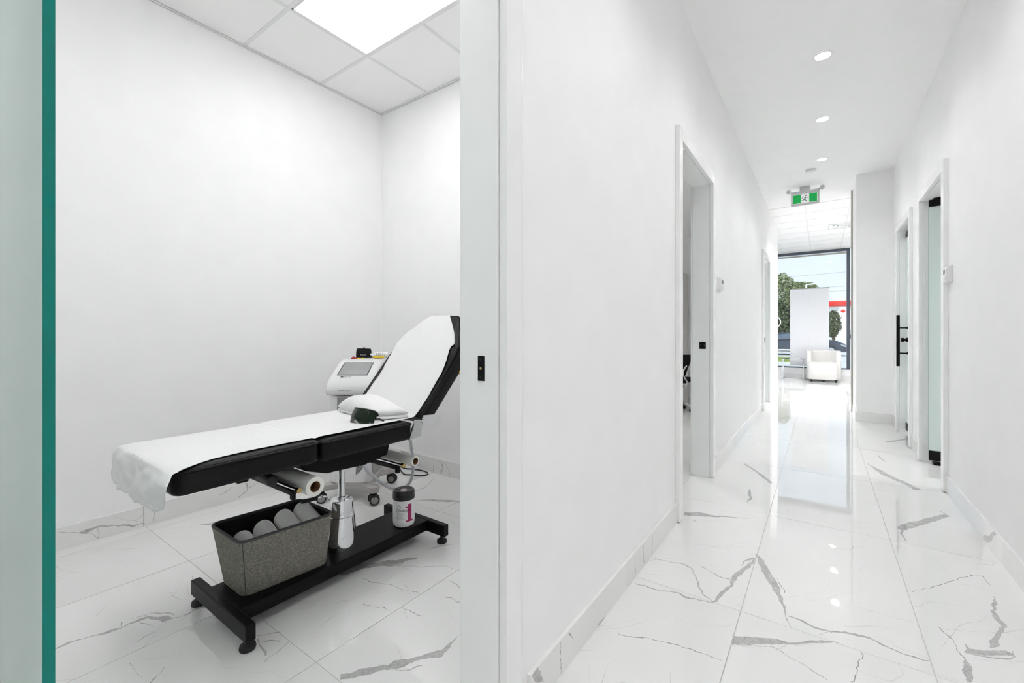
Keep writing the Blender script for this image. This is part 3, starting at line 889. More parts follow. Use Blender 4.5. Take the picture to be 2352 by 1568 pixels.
GXR = [-3.304 + .614 + .575 * k for k in range(5)]
GYR = [1.957 - .572 * k for k in range(5)][::-1]
room_ceiling, xs, ys = tee_ceiling('ceiling_room', 'suspended white tile ceiling of the treatment room', RX0, RX1, RY0, RY1, ZR, GXR, GYR, skip=((1, 4), (2, 4), (2, 2), (3, 2)))
for n_, j in enumerate((4, 2)):  # second panel is added out of view to brighten chair foot and floor
    x0, x1, y0, y1 = xs[1 + n_] + .012, xs[3 + n_] - .012, ys[j] + .012, ys[j + 1] - .012
    lp = root('panel_light', ((x0 + x1) / 2, (y0 + y1) / 2, ZR), None,
              ('large rectangular lit panel set in the tile ceiling above the treatment chair' if n_ == 0 else 'added unseen lit panel brightening the near end of the treatment room'), 'ceiling light', 'panel lights of the treatment room')
    MB().add([(x0 + .008, y0 + .008, ZR + .002), (x1 - .008, y0 + .008, ZR + .002), (x1 - .008, y1 - .008, ZR + .002), (x0 + .008, y1 - .008, ZR + .002)], [(3, 2, 1, 0)]).build('diffuser', 'panel_diffuser', lp, auto=False)
    b = MB()
    for q in ((x0, x1, y0, y0 + .01), (x0, x1, y1 - .01, y1), (x0, x0 + .01, y0, y1), (x1 - .01, x1, y0, y1)): b.box(*q, ZR - .001, ZR + .02)
    b.build('frame', 't_bar_metal', lp)
fc, _, _ = tee_ceiling('ceiling_reception', 'suspended white tile ceiling of the bright reception at the corridor end', -4.5, 4.5, 8.16, YF, ZC, [-4.5 + .21 + .6 * k - .13 for k in range(1, 16)], [8.53 + .58 * k for k in range(9)])

# doors -----------------------------------------------------------------


def leaf(parent, x0, x1, y0, y1, z0=.045, z1=2.325, rails=True):
    """frosted pane with teal edges; long side along x or y"""
    mb = MB().box(x0, x1, y0, y1, z0, z1)
    lx, ly = abs(x1 - x0), abs(y1 - y0)
    big = (2, 4) if lx > ly else (3, 5)
    mb.m = [0 if i in big else 1 for i in range(6)]
    g = mb.build('glass_leaf', ['frosted_glass', 'glass_edge'], parent, auto=False)
    if rails:
        e = .006
        for za, zb, nm in ((z0 - .01, z0 + .075, 'bottom_rail'), (z1 - .055, z1 + .005, 'top_rail')):
            MB().box(x0 - (e if ly > lx else -.001), x1 + (e if ly > lx else -.001), y0 - (e if lx > ly else -.001), y1 + (e if lx > ly else -.001), za, zb).build(nm, 'black_metal', g, bevel=.002)
    return g


def door(name, label, xa, xb, y0, y1, sgn):
    d = root(name, ((xa + xb) / 2, (y0 + y1) / 2, 0), None, label, 'door', kind='structure')
    for q, nm in (((y0 - J, y0, 0, ZD), 'jamb'), ((y1, y1 + J, 0, ZD), 'jamb'), ((y0 - J, y1 + J, ZD, ZD + J), 'head_jamb')):
        MB().box(xa - sgn * .0015, xb + sgn * .0015, q[0], q[1], q[2], q[3]).build(nm, 'trim_paint', d)
    for face, s, th in ((xa, sgn, .028), (xb, -sgn, .014)):
        r_ = .006
        for q, nm in (((y0 - r_ - .072, y0 - r_, 0, ZD + r_ + .075), 'casing'), ((y1 + r_, y1 + r_ + .072, 0, ZD + r_ + .075), 'casing'), ((y0 - r_, y1 + r_, ZD + r_, ZD + r_ + .072), 'head_casing')):
            MB().box(face, face + s * th, q[0], q[1], q[2] + (.004 if nm == 'casing' else 0), q[3]).build(nm, 'trim_paint', d, bevel=.003)
    return d


def strike(d, x, y, z, w, h, square=False):
    p = MB().box(x - w / 2, x + w / 2, y - .003, y - .0005, z - h / 2, z + h / 2).build('strike_plate', 'black_metal', d, bevel=.001, label='black metal strike plate')
    if square:
        for sx in (-1, 1):
            MB().box(x + sx * w * .28 - .005, x + sx * w * .28 + .005, y - .0036, y - .002, z - .01, z + .01).build('latch_hole', 'black_screw', p)
            for sz in (-1, 1):
                MB().cyl((x + sx * w * .33, y - .0038, z + sz * h * .36), (x + sx * w * .33, y - .002, z + sz * h * .36), .003, n=10).build('screw', 'black_screw', p)
    else:
        for sz in (-1, 1):
            MB().cyl((x - .001, y - .004, z + sz * h * .36), (x - .001, y - .002, z + sz * h * .36), .0034, n=12).build('screw', 'black_screw', p)
        MB().cyl((x, y - .0036, z), (x, y - .002, z), .004, n=12).build('latch_hole', 'brass', p)


d1 = door('door_1', 'near doorway of the treatment room with an open frosted glass leaf', XL, XLR, .03, .95, 1)
leaf(d1, -.752, -1.655, .0952, .1060, rails=True)
strike(d1, -.784, .95, 1.052, .023, .071)
MB().box(XL, XL + .006, 1.031, 1.066, .0, ZD + .11).build('edge_strip', 'trim_paint', d1)
d2 = door('door_2', 'second doorway on the corridor left showing an office chair inside', XL, XLR, 2.81, 3.735, 1)
leaf(d2, -.755, -1.655, 2.872, 2.883)
strike(d2, -.779, 3.735, 1.056, .05, .057, True)
d3 = door('door_3', 'third and farthest doorway on the corridor left near the reception', XL, XLR, 7.545, 8.44, 1)
leaf(d3, -.755, -1.60, 7.607, 7.618)
strike(d3, -.785, 8.44, 1.05, .03, .075)
d4 = door('door_4', 'nearer frosted glass door on the corridor right standing open with black rails', XR, XRR, 4.455, 5.335, -1)
leaf(d4, .772, 1.63, 5.262, 5.273)
MB().box(.80, .86, 5.235, 5.30, .001, .022).build('floor_pivot', 'black_metal', d4, bevel=.004)
MB().box(.80, .85, 5.24, 5.296, 2.325, ZD).build('top_pivot', 'black_metal', d4, bevel=.003)
d5 = door('door_5', 'farther frosted glass door on the corridor right closed with a black bar handle', XR, XRR, 5.955, 6.80, -1)
g5 = leaf(d5, .806, .817, 5.965, 6.79)
hz = MB().box(.706, .736, 6.655, 6.685, .775, 1.365).build('handle', 'black_metal', g5, bevel=.004, label='black square bar pull handle')
b = MB()
for z in (1.217, .926): b.cyl((.73, 6.67, z), (.806, 6.67, z), .008, n=12).cyl((.796, 6.67, z), (.806, 6.67, z), .014, n=14)
b.build('handle_post', 'black_metal', g5, smooth=True)
MB().lathe((.806, 6.66, 1.08), (.745, 6.66, 1.08), [(.026, 0), (.026, .3), (.016, .32), (.016, .5), (.024, .55), (.024, 1)], 20).build('thumb_turn', 'black_metal', g5, smooth=True)

# baseboards -----------------------------------------------------------


def baseboard(name, label, runs, axis, face, out, step=1.18, h=.12, t=.012, veins=(), start=None):
    """marble skirting: pieces along runs [(a0, a1)] on a wall face; out = +-1 towards the room"""
    mid = (runs[0][0] + runs[-1][1]) / 2
    loc = (face, mid, 0) if axis == 'y' else (mid, face, 0)
    r = root(name, loc, None, label, 'baseboard', kind='structure')
    pv = prepare(veins)
    for a0, a1 in runs:
        a = a0
        cuts = [a0]
        s0 = start if start is not None else a0 + step
        k = s0
        while k < a1 - .05:
            if k > a0 + .05: cuts.append(k)
            k += step
        cuts.append(a1)
        for p, q in zip(cuts[:-1], cuts[1:]):
            if axis == 'y':
                f = lambda u, w, hh: (face + out * (t - hh), u, w)
            else:
                f = lambda u, w, hh: (u, face + out * (t - hh), w)
            marble_panel('tile', r, p + .0008, q - .0008, .0005, h, f, t, pv)
    for o in r.children:   # both hands of the wall: make normals point outwards
        bm = bmesh.new(); bm.from_mesh(o.data); bmesh.ops.recalc_face_normals(bm, faces=bm.faces)
        bm.to_mesh(o.data); bm.free()
    return r


baseboard('baseboard_left', 'grey veined marble skirting along the left corridor wall', [(1.095, 2.732), (3.813, 7.467), (8.518, 10.378)], 'y', XL, 1, veins=BASE_CORRIDOR_LEFT_VEINS, start=1.9)
baseboard('baseboard_right', 'glossy marble skirting along the right corridor wall', [(-1.49, 4.377), (5.413, 5.877), (6.878, 7.288)], 'y', XR, -1, veins=BASE_CORRIDOR_RIGHT_VEINS, start=-.36)
baseboard('baseboard_return', 'short marble skirting at the foot of the return wall', [(.365, .733)], 'x', 7.29, -1)
baseboard('baseboard_return_side', 'marble skirting on the side of the return wall', [(7.29, 8.04)], 'y', .375, -1)
baseboard('baseboard_room_left', 'veined marble skirting on the long treatment room wall behind the chair', [(RY0, RY1)], 'y', RX0, 1, veins=BASE_ROOM_LEFT_VEINS, start=-.35)
baseboard('baseboard_room_far', 'veined marble skirting on the treatment room wall behind the laser machine', [(RX0 + .013, RX1)], 'x', RY1, -1, veins=BASE_ROOM_FAR_VEINS, start=-2.0)
baseboard('baseboard_second_room', 'marble skirting on the wall behind the office chair', [(RX0, RX1)], 'x', 7.32, -1)
baseboard('baseboard_window', 'low marble skirting below the shop window', [(-4.5, 4.5)], 'x', YF - .05, -1, h=.12)

# shop window ----------------------------------------------------------
struct(MB().box(-4.5, .62, YF - .05, YF + .12, 0, .27).box(.62, 4.5, YF - .05, YF + .12, 0, 3.45).box(-4.5, .62, YF, YF + .12, ZC, 3.45), 'wall_front', 'wall_paint', 'white shopfront wall with a low sill under the window', 'wall')
win = root('window_1', (-1.2, YF, .27), None, 'tall shop window with dark frame looking out on the street', 'window', kind='structure')
for q in ((.505, .57), (-2.1, -2.04), (-4.5, -4.44)):
    MB().box(q[0], q[1], YF - .03, YF + .07, .27, ZC).build('mullion', 'dark_frame', win, bevel=.003)
MB().box(-4.44, .505, YF - .03, YF + .07, ZC - .06, ZC).build('head_frame', 'dark_frame', win, bevel=.003)
MB().box(-4.44, .505, YF - .03, YF + .07, .27, .30).build('sill_frame', 'dark_frame', win, bevel=.003)
MB().box(-4.44, .505, YF - .02, YF + .0, 3.125, 3.165).build('blind_rail', 'aluminium', win, bevel=.004)
MB().box(-2.04, .505, YF + .02, YF + .028, .30, 3.19).build('pane', 'window_glass', win)
MB().box(-4.44, -2.1, YF + .02, YF + .028, .30, 3.19).build('pane', 'window_glass', win)
struct(MB().box(.354, .375, 8.06, 8.14, 0, ZC), 'trim_1', 'aluminium', 'slim grey metal corner trim where the corridor opens to the reception', 'trim', bevel=.002)

# ================================================================== things
# ------------------------------------------------------------------ recessed pot lights and ceiling fittings


def pot(x, y, z, label, group, watts=POT_W):
    r = root('pot_light', (x, y, z), None, label, 'ceiling light', group)
    MB().lathe((x, y, z - .0005), (x, y, z - .006), [(.066, 0), (.064, .6), (.054, 1), (.050, .8), (.049, 0)], 32, cap=False).build('trim_ring', 'pot_trim', r, smooth=True)
    n = 28
    MB().add([(x + .051 * cos(2 * pi * i / n), y + .051 * sin(2 * pi * i / n), z - .002) for i in range(n)], [tuple(reversed(range(n)))]).build('lens', 'pot_lens', r, auto=False)
    ld = bpy.data.lights.new('pot_beam', 'SPOT')
    ld.energy = watts; ld.spot_size = radians(135); ld.spot_blend = 1.0; ld.shadow_soft_size = .05; ld.color = (1.0, .992, .992)
    lo = bpy.data.objects.new('pot_beam', ld)
    COL.objects.link(lo); lo.parent = r; lo.location = (0, 0, -.012)
    return r


for k, y in enumerate((4.03, 5.22, 6.42)):
    pot(.008, y, ZC, ('nearest of the three lit pot lights in view on the corridor ceiling', 'middle of the three lit pot lights on the corridor ceiling',
                      'farthest corridor pot light, just before the exit sign')[k], 'corridor pot lights')
for y, lab in ((2.84, 'corridor pot light above the second doorway, outside the picture'), (1.65, 'corridor pot light above the wall between the first two doorways, outside the picture'),
               (.45, 'corridor pot light almost straight above the camera'), (-.74, 'corridor pot light behind the camera')):
    pot(.008, y, ZC, lab, 'corridor pot lights')
for k, y in enumerate((8.82, 10.0, 11.17)):
    pot(.183, y, ZC, ('reception pot light closest to the exit sign', 'reception pot light between two others in the tile ceiling', 'reception pot light closest to the shop window')[k], 'reception pot lights', POT_W_RECEPTION)
pot(-2.4, 11.9, ZC, 'added pot light brightening the reception, unseen beyond the left corridor wall', 'reception pot lights', POT_W_RECEPTION)  # extra lamp added out of view for reception brightness
pot(2.4, 10.6, ZC, 'added pot light brightening the reception, unseen behind the return wall', 'reception pot lights', POT_W_RECEPTION)  # another added lamp, unseen, only lifts the reception light level
for x, y, z, lab in ((-2.1, 4.9, 2.70, 'pot light of the second room with the office chair'), (-2.1, 8.9, 2.70, 'pot light of the third room on the corridor left'),
                     (2.1, 4.4, 2.85, 'pot light of the room behind the open glass door'), (2.1, 6.4, 2.85, 'pot light of the room behind the closed glass door')):
    pot(x, y, z, lab, 'side room pot lights', POT_W_ROOM)

sd = root('smoke_detector', (-.11, 6.75, ZC), None, 'flat round white smoke detector on the corridor ceiling', 'smoke detector')
MB().lathe((-.11, 6.75, ZC - .0005), (-.11, 6.75, ZC - .03), [(.055, 0), (.055, .5), (.048, .9), (.03, 1), (.001, 1)], 32).build('body', 'white_plastic', sd, smooth=True)
MB().lathe((-.11, 6.75, ZC - .0003), (-.11, 6.75, ZC - .004), [(.062, 0), (.062, 1), (.05, 1)], 32).build('base_ring', 'sign_grey', sd, smooth=True)

vent = root('air_diffuser', (.35, 10.6, ZC), None, 'square white air diffuser in the reception ceiling', 'air vent')
for k, s in enumerate((.24, .17, .10)):
    b = MB()
    for a, c, d, e in ((-s, s, -s, -s + .02), (-s, s, s - .02, s), (-s, -s + .02, -s, s), (s - .02, s, -s, s)): b.box(.35 + a, .35 + c, 10.6 + d, 10.6 + e, ZC - .006 - k * .006, ZC - .0005)
    b.build('louvre_ring', 'trim_paint', vent)

# exit sign hanging across the corridor
ys = 7.24
ex = root('exit_sign', (-.185, ys, 2.94), None, 'green running man exit sign with twin emergency lamps hanging from the ceiling', 'exit sign')
hs = MB().box(-.348, -.022, ys, ys + .045, 2.935, 3.135).build('housing', 'sign_grey', ex, bevel=.006)
MB().box(-.245, -.125, ys + .004, ys + .041, 3.135, 3.1896).build('bracket', 'sign_grey', ex, bevel=.003)
MB().box(-.327, -.043, ys - .0015, ys + .002, 2.96, 3.085).build('face', 'sign_white', ex)
MB().box(-.323, -.232, ys - .003, ys - .001, 2.964, 3.081).build('green_field', 'sign_green', ex)
MB().box(-.137, -.047, ys - .003, ys - .001, 2.964, 3.081).build('green_field', 'sign_green', ex)
fig = MB()
sx = lambda a: -.327 + (a - 612) * .000853
sz = lambda a, b: 2.96 + (800 - b - (a - 612) * .149) * .000853


def stroke(mb, pts, w, y):
    P = [Vector((sx(a), y, sz(a, b))) for a, b in pts]
    for p, q in zip(P[:-1], P[1:]):
        t = (q - p).normalized(); n_ = Vector((-t.z, 0, t.x)) * w / 2; e = t * w * .25
        mb.add([p - n_ - e, q - n_ + e, q + n_ + e, p + n_ - e], [(0, 1, 2, 3)])


stroke(fig, [(738, 702), (752, 682), (785, 680)], .008, ys - .0032)
stroke(fig, [(785, 680), (808, 690), (832, 682)], .008, ys - .0033)
stroke(fig, [(786, 684), (768, 718)], .017, ys - .0034)
stroke(fig, [(768, 718), (752, 740), (722, 742)], .010, ys - .0035)
stroke(fig, [(768, 712), (786, 728), (804, 752)], .010, ys - .0036)
cx_, cz_ = sx(792), sz(792, 655)
fig.add([(cx_ + .0095 * cos(2 * pi * i / 14), ys - .0034, cz_ + .0095 * sin(2 * pi * i / 14)) for i in range(14)], [tuple(range(14))])
fig.build('running_figure', 'sign_figure', ex, auto=False)
for x in (-.378, .008):
    lampb = MB().lathe((x, ys + .03, 3.142), (x, ys - .012, 3.142), [(.012, 0), (.024, .2), (.028, .7), (.028, 1), (.021, .98), (.02, .9), (.001, .9)], 24).build('emergency_lamp', 'sign_grey', ex, smooth=True)
    MB().tube([(x, ys + .02, 3.142), ((x + (-.348 if x < -.2 else -.022)) / 2, ys + .02, 3.137), (-.345 if x < -.2 else -.025, ys + .02, 3.125)], .007).build('lamp_arm', 'sign_grey', lampb, smooth=True)

ex.location = (-.1904, 7.45, 2.992)
ex.scale = (1.029,) * 3


def thermostat(x, y, z, s, label):
    r = root('thermostat', (x, y, z - .065), None, label, 'thermostat')
    MB().box(x, x + s * .006, y - .063, y + .063, z - .062, z + .062).build('backplate', 'white_plastic', r, bevel=.002)
    body = MB().prism([(0, -.055), (.024, -.052), (.030, -.02), (.030, .035), (.02, .055), (0, .058)], lambda a, bb, h: (x + s * (.005 + a), y - .055 + h, z + bb), .11).build('body', 'white_plastic', r, bevel=.003)
    MB().box(x + s * .0345, x + s * .036, y - .022, y + .022, z + .005, z + .035).build('display', 'screen_edge', body)
    MB().box(x + s * .0345, x + s * .036, y - .03, y + .03, z - .04, z - .005).build('cover_flap', 'label_white', body)
    return r


thermostat(XR, 4.30, 1.568, -1, 'white wall thermostat on the right wall beside the open glass door')
thermostat(XL, 4.09, 1.573, 1, 'small white thermostat on the left wall just past the second doorway')
ol = root('outlet', (XL, 7.38, .32), None, 'white power outlet low on the left wall before the third doorway', 'outlet')
MB().box(XL, XL + .005, 7.345, 7.415, .318, .432).build('cover_plate', 'white_plastic', ol, bevel=.002)
for z in (.35, .40): MB().box(XL + .004, XL + .007, 7.364, 7.396, z - .013, z + .013).build('socket', 'label_white', ol, bevel=.002)

# ------------------------------------------------------------------ treatment chair
BX = -1.92
XN, XFAR = -1.645, -2.195
bed = root('treatment_chair', (BX, 1.2, 0), None, 'black leather reclining treatment chair with raised backrest on a chrome column', 'treatment chair')
base = MB().box(-2.055, -1.795, .735, 1.715, .072, .106).box(-2.055, -2.045, .735, 1.715, .05, .08).box(-1.805, -1.795, .735, 1.715, .05, .08).build('base_plate', 'black_metal', bed, bevel=.004)
for y0, y1 in ((.705, .740), (1.700, 1.735)):
    fb = MB().box(-2.175, -1.665, y0, y1, .045, .107).build('foot_bar', 'black_metal', bed, bevel=.004)
    for x in (-2.155, -1.705):
        ym = (y0 + y1) / 2 + .006
        MB().lathe((x, ym, 0.0005), (x, ym, .047), [(.026, 0), (.028, .15), (.026, .35), (.012, .5), (.009, .55), (.009, 1)], 22).build('levelling_foot', 'rubber', fb, smooth=True)
cy = 1.25
MB().lathe((BX, cy, .106), (BX, cy, .345), [(.073, 0), (.073, .05), (.067, .30), (.061, .62), (.0605, .66), (.059, .665), (.054, .93), (.048, .985), (.02, 1)], 40).build('column_cover', 'chrome', bed, smooth=True)
MB().lathe((BX, cy, .34), (BX, cy, .56), [(.021, 0), (.021, .06), (.0165, .07), (.0165, .6), (.018, .62), (.018, 1)], 28).build('piston', 'chrome', bed, smooth=True)
lv = MB().tube([(-1.925, 1.19, .352), (-1.925, 1.17, .374), (-1.925, 1.15, .378), (-1.925, 1.12, .379)], .005).build('pump_lever', 'chrome', bed, smooth=True)
MB().tube([(-1.925, 1.125, .379), (-1.925, 1.05, .386)], .009).build('lever_grip', 'rubber', lv, smooth=True)
# frame under the cushions
fr = MB()
prof = [(.93, .635), (1.46, .635), (1.43, .535), (1.30, .515), (1.10, .525), (1.00, .56)]
fr.prism(prof, lambda a, b_, h: (-2.04 + h, a, b_), .24)
fr.box(-2.12, -1.72, .70, .74, .605, .635).box(-2.0, -1.84, .72, 1.0, .60, .635)
fr.build('under_frame', 'black_metal', bed, bevel=.004)


def cushion(mb, outline, z0, z1, r=.016):
    """outline in (x, y); rounded top and bottom edges"""
    def inset(pts, d):
        n = len(pts); out = []
        for i in range(n):
            a = Vector(pts[i - 1]); b2 = Vector(pts[i]); c = Vector(pts[(i + 1) % n])
            t1 = (b2 - a).normalized(); t2 = (c - b2).normalized()
            nn = Vector((-(t1 + t2).y, (t1 + t2).x))
            nn.normalize()
            out.append((b2.x + nn.x * d, b2.y + nn.y * d))
        return out
    rs = []
    for z, d in ((z0, r), (z0 + r * .3, r * .3), (z0 + r, 0), (z1 - r, 0), (z1 - r * .3, r * .3), (z1, r)):
        rs.append([(x, y, z) for x, y in inset(outline, d)])
    return rs


leg_out = rrect(XN - XFAR, .492, .035, 6, BX, .486 + .248)
seat_out = rrect(XN - XFAR, .475, .022, 6, BX, .984 + .2375)
lc = MB().rings(cushion(None, leg_out, .632, .72)).build('leg_cushion', 'black_leather', bed, smooth=50)
stc = MB().rings(cushion(None, seat_out, .628, .716)).build('seat_cushion', 'black_leather', bed, smooth=50)
for o_, out, z in ((lc, leg_out, .709), (stc, seat_out, .705)):
    MB().tube([(x, y, z) for x, y in [(BX + (p - BX) * 1.008, q) for p, q in out]], .0048, 8, closed=True).build('piping', 'black_leather', o_, smooth=True)

# backrest in its own tilted plane: s along the slope, h along its normal
PH = radians(48)
CS, SN = cos(PH), sin(PH)


def bk(x, s, h):
    return (x, 1.497 + CS * s - SN * h, .722 + SN * s + CS * h)


half = [(.270, .02), (.275, .10), (.279, .25), (.283, .40), (.278, .47), (.255, .515), (.215, .57), (.165, .635), (.135, .68), (.115, .71), (.085, .728)]
half = [(q.x, q.y) for q in smooth_path([(w, s, 0) for w, s in half], 3)]
bo = [(BX + w, s) for w, s in half] + [(BX - w, s) for w, s in reversed(half)]
rs = []
for h, d in ((-.088, .014), (-.082, .004), (-.072, 0), (-.016, 0), (-.005, .004), (0, .014)):
    rs.append([bk(BX + (x - BX) * (1 - d / .28), .36 + (s - .36) * (1 - d / .36), h) for x, s in bo])
bc = MB().rings(rs).build('back_cushion', 'black_leather', bed, smooth=50)
MB().tube([bk(BX + (x - BX) * 1.008, s, -.010) for x, s in bo], .0055, 8, closed=True).build('piping', 'black_leather', bc, smooth=True)
# raised side roll of the headrest
MB().tube([bk(BX + .268, .24, -.004), bk(BX + .270, .38, .002), bk(BX + .258, .465, .005), bk(BX + .212, .54, .005), bk(BX + .160, .61, .002), bk(BX + .120, .69, -.006)], [.003, .010, .015, .016, .012, .003], 12).build('side_roll', 'black_leather', bc, smooth=True)
MB().lathe(bk(BX + .278, .36, -.078), bk(BX + .295, .36, -.078), [(.013, 0), (.013, .6), (.008, 1)], 14).build('brass_knob', 'brass', bed, smooth=True)
# hinge fittings on the near side and their twins on the far side
for xs_, sg in ((XN + .004, 1), (XFAR - .004, -1)):
    hb = MB().prism([(1.478, .722), (1.53, .714), (1.51, .634), (1.435, .628), (1.461, .684)], lambda a, b_, h: (xs_ - sg * h, a, b_), .012).build('hinge_bracket', 'brushed_steel', bed, bevel=.0015)
    MB().prism([(1.525, .738), (1.645, .728), (1.592, .668), (1.514, .70)], lambda a, b_, h: (xs_ + sg * .006 - sg * h, a, b_), .008).build('hinge_plate', 'chrome', hb)
    MB().cyl((xs_ - sg * .01, 1.522, .708), (xs_ + sg * .012, 1.522, .708), .011, n=16).build('hinge_pin', 'chrome', hb, smooth=True)
MB().cyl((-1.95, 1.50, .55), (-1.95, 1.63, .72), .006).build('gas_strut', 'black_metal', bed, smooth=True)
MB().cyl((-1.95, 1.44, .47), (-1.95, 1.51, .565), .010).build('strut_body', 'black_metal', bed, smooth=True)
# roll holders
for y, z, x0 in ((.905, .531, -2.10), (1.432, .50, -2.06)):
    hd = MB().cyl((x0, y, z), (-1.69, y, z), .0075).build('holder_rod', 'chrome', bed, smooth=True)
    MB().cyl((-1.69, y, z), (-1.675, y, z), .011, n=6).build('rod_nut', 'brass', hd)
    MB().box(x0 + .02, -1.72, y - .008, y + .012, z - .028, z - .008).box(-1.95, -1.93, y - .01, y + .01, z, .64).box(-1.735, -1.715, y - .008, y + .008, z - .045, z - .008).build('holder_arm', 'black_metal', bed, bevel=.002)
MB().lathe((-1.93, .862, .562), (-1.795, .862, .556), [(.012, 0), (.016, .1), (.021, .6), (.0225, .97), (.018, 1)], 20).build('tilt_grip', 'rubber', bed, smooth=True)

# paper rolls held below the chair
for (y, z, r, rc, xe, lab) in ((.965, .532, .039, .022, -2.16, 'thick white paper roll held under the leg end of the treatment chair'), (1.497, .508, .0245, .018, -2.10, 'nearly used up thin paper roll held under the backrest hinge')):
    pr_ = root('paper_roll', ((XN + xe) / 2, y, z - r), None, lab, 'paper roll', 'paper rolls under the treatment chair')
    MB().lathe((xe, y, z), (-1.665, y, z), [(rc, 0), (r, 0), (r, 1), (rc, 1)], 36, cap=False).build('paper', 'roll_paper', pr_, smooth=True)
    MB().lathe((xe, y, z), (-1.6655, y, z), [(rc - .003, 0), (rc, 0), (rc, 1), (rc - .003, 1), (rc - .003, 0)], 30, cap=False).build('core', 'cardboard', pr_, smooth=True)

# paper sheet laid over the chair
near = [(0.0, -1.608), (.05, -1.640), (.10, -1.672), (.14, -1.690), (.3, -1.698), (.6, -1.690), (.95, -1.690), (1.0, -1.672), (1.1, -1.664), (1.3, -1.668), (1.36, -1.684), (1.43, -1.712), (1.462, -1.716), (1.468, -1.698), (1.50, -1.712), (1.56, -1.755), (1.62, -1.805), (1.66, -1.842), (1.70, -1.880), (1.78, -1.900)]
far = [(0.0, -2.185), (.07, -2.176), (.42, -2.178), (.5, -2.19), (.95, -2.19), (1.0, -2.165), (1.1, -2.155), (1.3, -2.16), (1.42, -2.178), (1.47, -2.19), (1.56, -2.17), (1.66, -2.10), (1.70, -2.06), (1.78, -2.04)]


def lerp_tab(tab, t):
    if t <= tab[0][0]: return tab[0][1]
    for (a, x), (b2, y) in zip(tab[:-1], tab[1:]):
        if t <= b2: return x + (y - x) * (t - a) / (b2 - a)
    return tab[-1][1]


def sheet_pt(t, v):
    """t: metres along the chair from the foot edge; negative hangs down"""
    xn_, xf_ = lerp_tab(near, t), lerp_tab(far, t)
    x = xf_ + (xn_ - xf_) * v
    e = .0025
    if t < 0:
        q = -t
        k = min(1, q / .03)
        fold = noise.noise(Vector((x * 6, q * 7, 3.1))) * .020 + noise.noise(Vector((x * 17, q * 19, 5))) * .008 + .014 * sin((v * 5 + q * 14)) * (v ** 2)
        x2 = x + (-.030 * (1 - v) + .020 * v) * k - .62 * max(0, q - .03) * v ** 4 + noise.noise(Vector((q * 14, v * 3, 1))) * .005 * k
        return (x2, .474 - .005 * k - abs(fold) * k - .03 * q, .7225 - q + .004 * noise.noise(Vector((x * 12, 0, 0))))
    if t < .99:
        y = .476 + t
        z = .7225 + e + .0012 * noise.noise(Vector((x * 9, y * 9, 0))) + .0007 * noise.noise(Vector((x * 40, y * 40, 2))) - (.004 if .50 < t < .52 else 0)
        if t < .012: z -= .003
        if t > .93: z += (t - .93) * .05
        return (x, y, z)
    s = t - .99 + .005
    if s < .726:
        return bk(x, s, e + .004 + .0032 * noise.noise(Vector((x * 10, s * 8, 4))) + .0014 * noise.noise(Vector((x * 34, s * 30, 4))) + (max(0, abs(x - BX) - .2) * .12 if .3 < s < .6 else 0))
    return bk(x, .728 + .004, e - (s - .726) * 1.2)


T0, T1 = -.142, 1.755
NU = 150
ts = [T0 + (T1 - T0) * i / NU for i in range(NU + 1)]
sh = MB()
sh.grid(lambda u, v: sheet_pt(T0 * (1 + .10 * noise.noise(Vector((v * 3, 7, 0))) + .05 * noise.noise(Vector((v * 25, 2, 0))) - .22 * max(0, v - .82) / .18 - .10 * max(0, .15 - v) / .15) * (1 - u * 8) if u < .125 else (T1) * (u - .125) / .875, v), 176, 40)
sh.build('paper_sheet', 'tissue_paper', None, smooth=60, solid=.0008, label='white tissue paper sheet covering the treatment chair and hanging crumpled off its foot', cat='paper sheet')

# folded towel on the seat
ft = root('folded_towel', (-1.86, 1.39, .728), None, 'folded fluffy white towel lying on the chair seat against the backrest', 'towel')


TC = [Vector((-2.145, 1.375)), Vector((-1.785, 1.315)), Vector((-1.690, 1.468)), Vector((-2.035, 1.505))]


def towel_pt(a, b_, z0, hgt, grow=0.0, seed=0.0):
    a2, b2 = -grow + a * (1 + 2 * grow), -grow + b_ * (1 + 2 * grow)
    p = TC[0].lerp(TC[1], a2).lerp(TC[3].lerp(TC[2], a2), b2)
    ea = max(0.0, 1 - abs(2 * a - 1) ** 3.2) ** .42
    eb = max(0.0, 1 - abs(2 * b_ - 1) ** 4) ** .45
    body = ea * eb
    crown = 1.0 + .45 * math.exp(-((a - .40) / .30) ** 2) - .25 * a
    wob = noise.noise(Vector((p.x * 11 + seed, p.y * 11, seed))) * .010 + noise.noise(Vector((p.x * 34, p.y * 34, seed))) * .0025
    return (p.x, p.y, z0 + (hgt * crown + wob) * body)


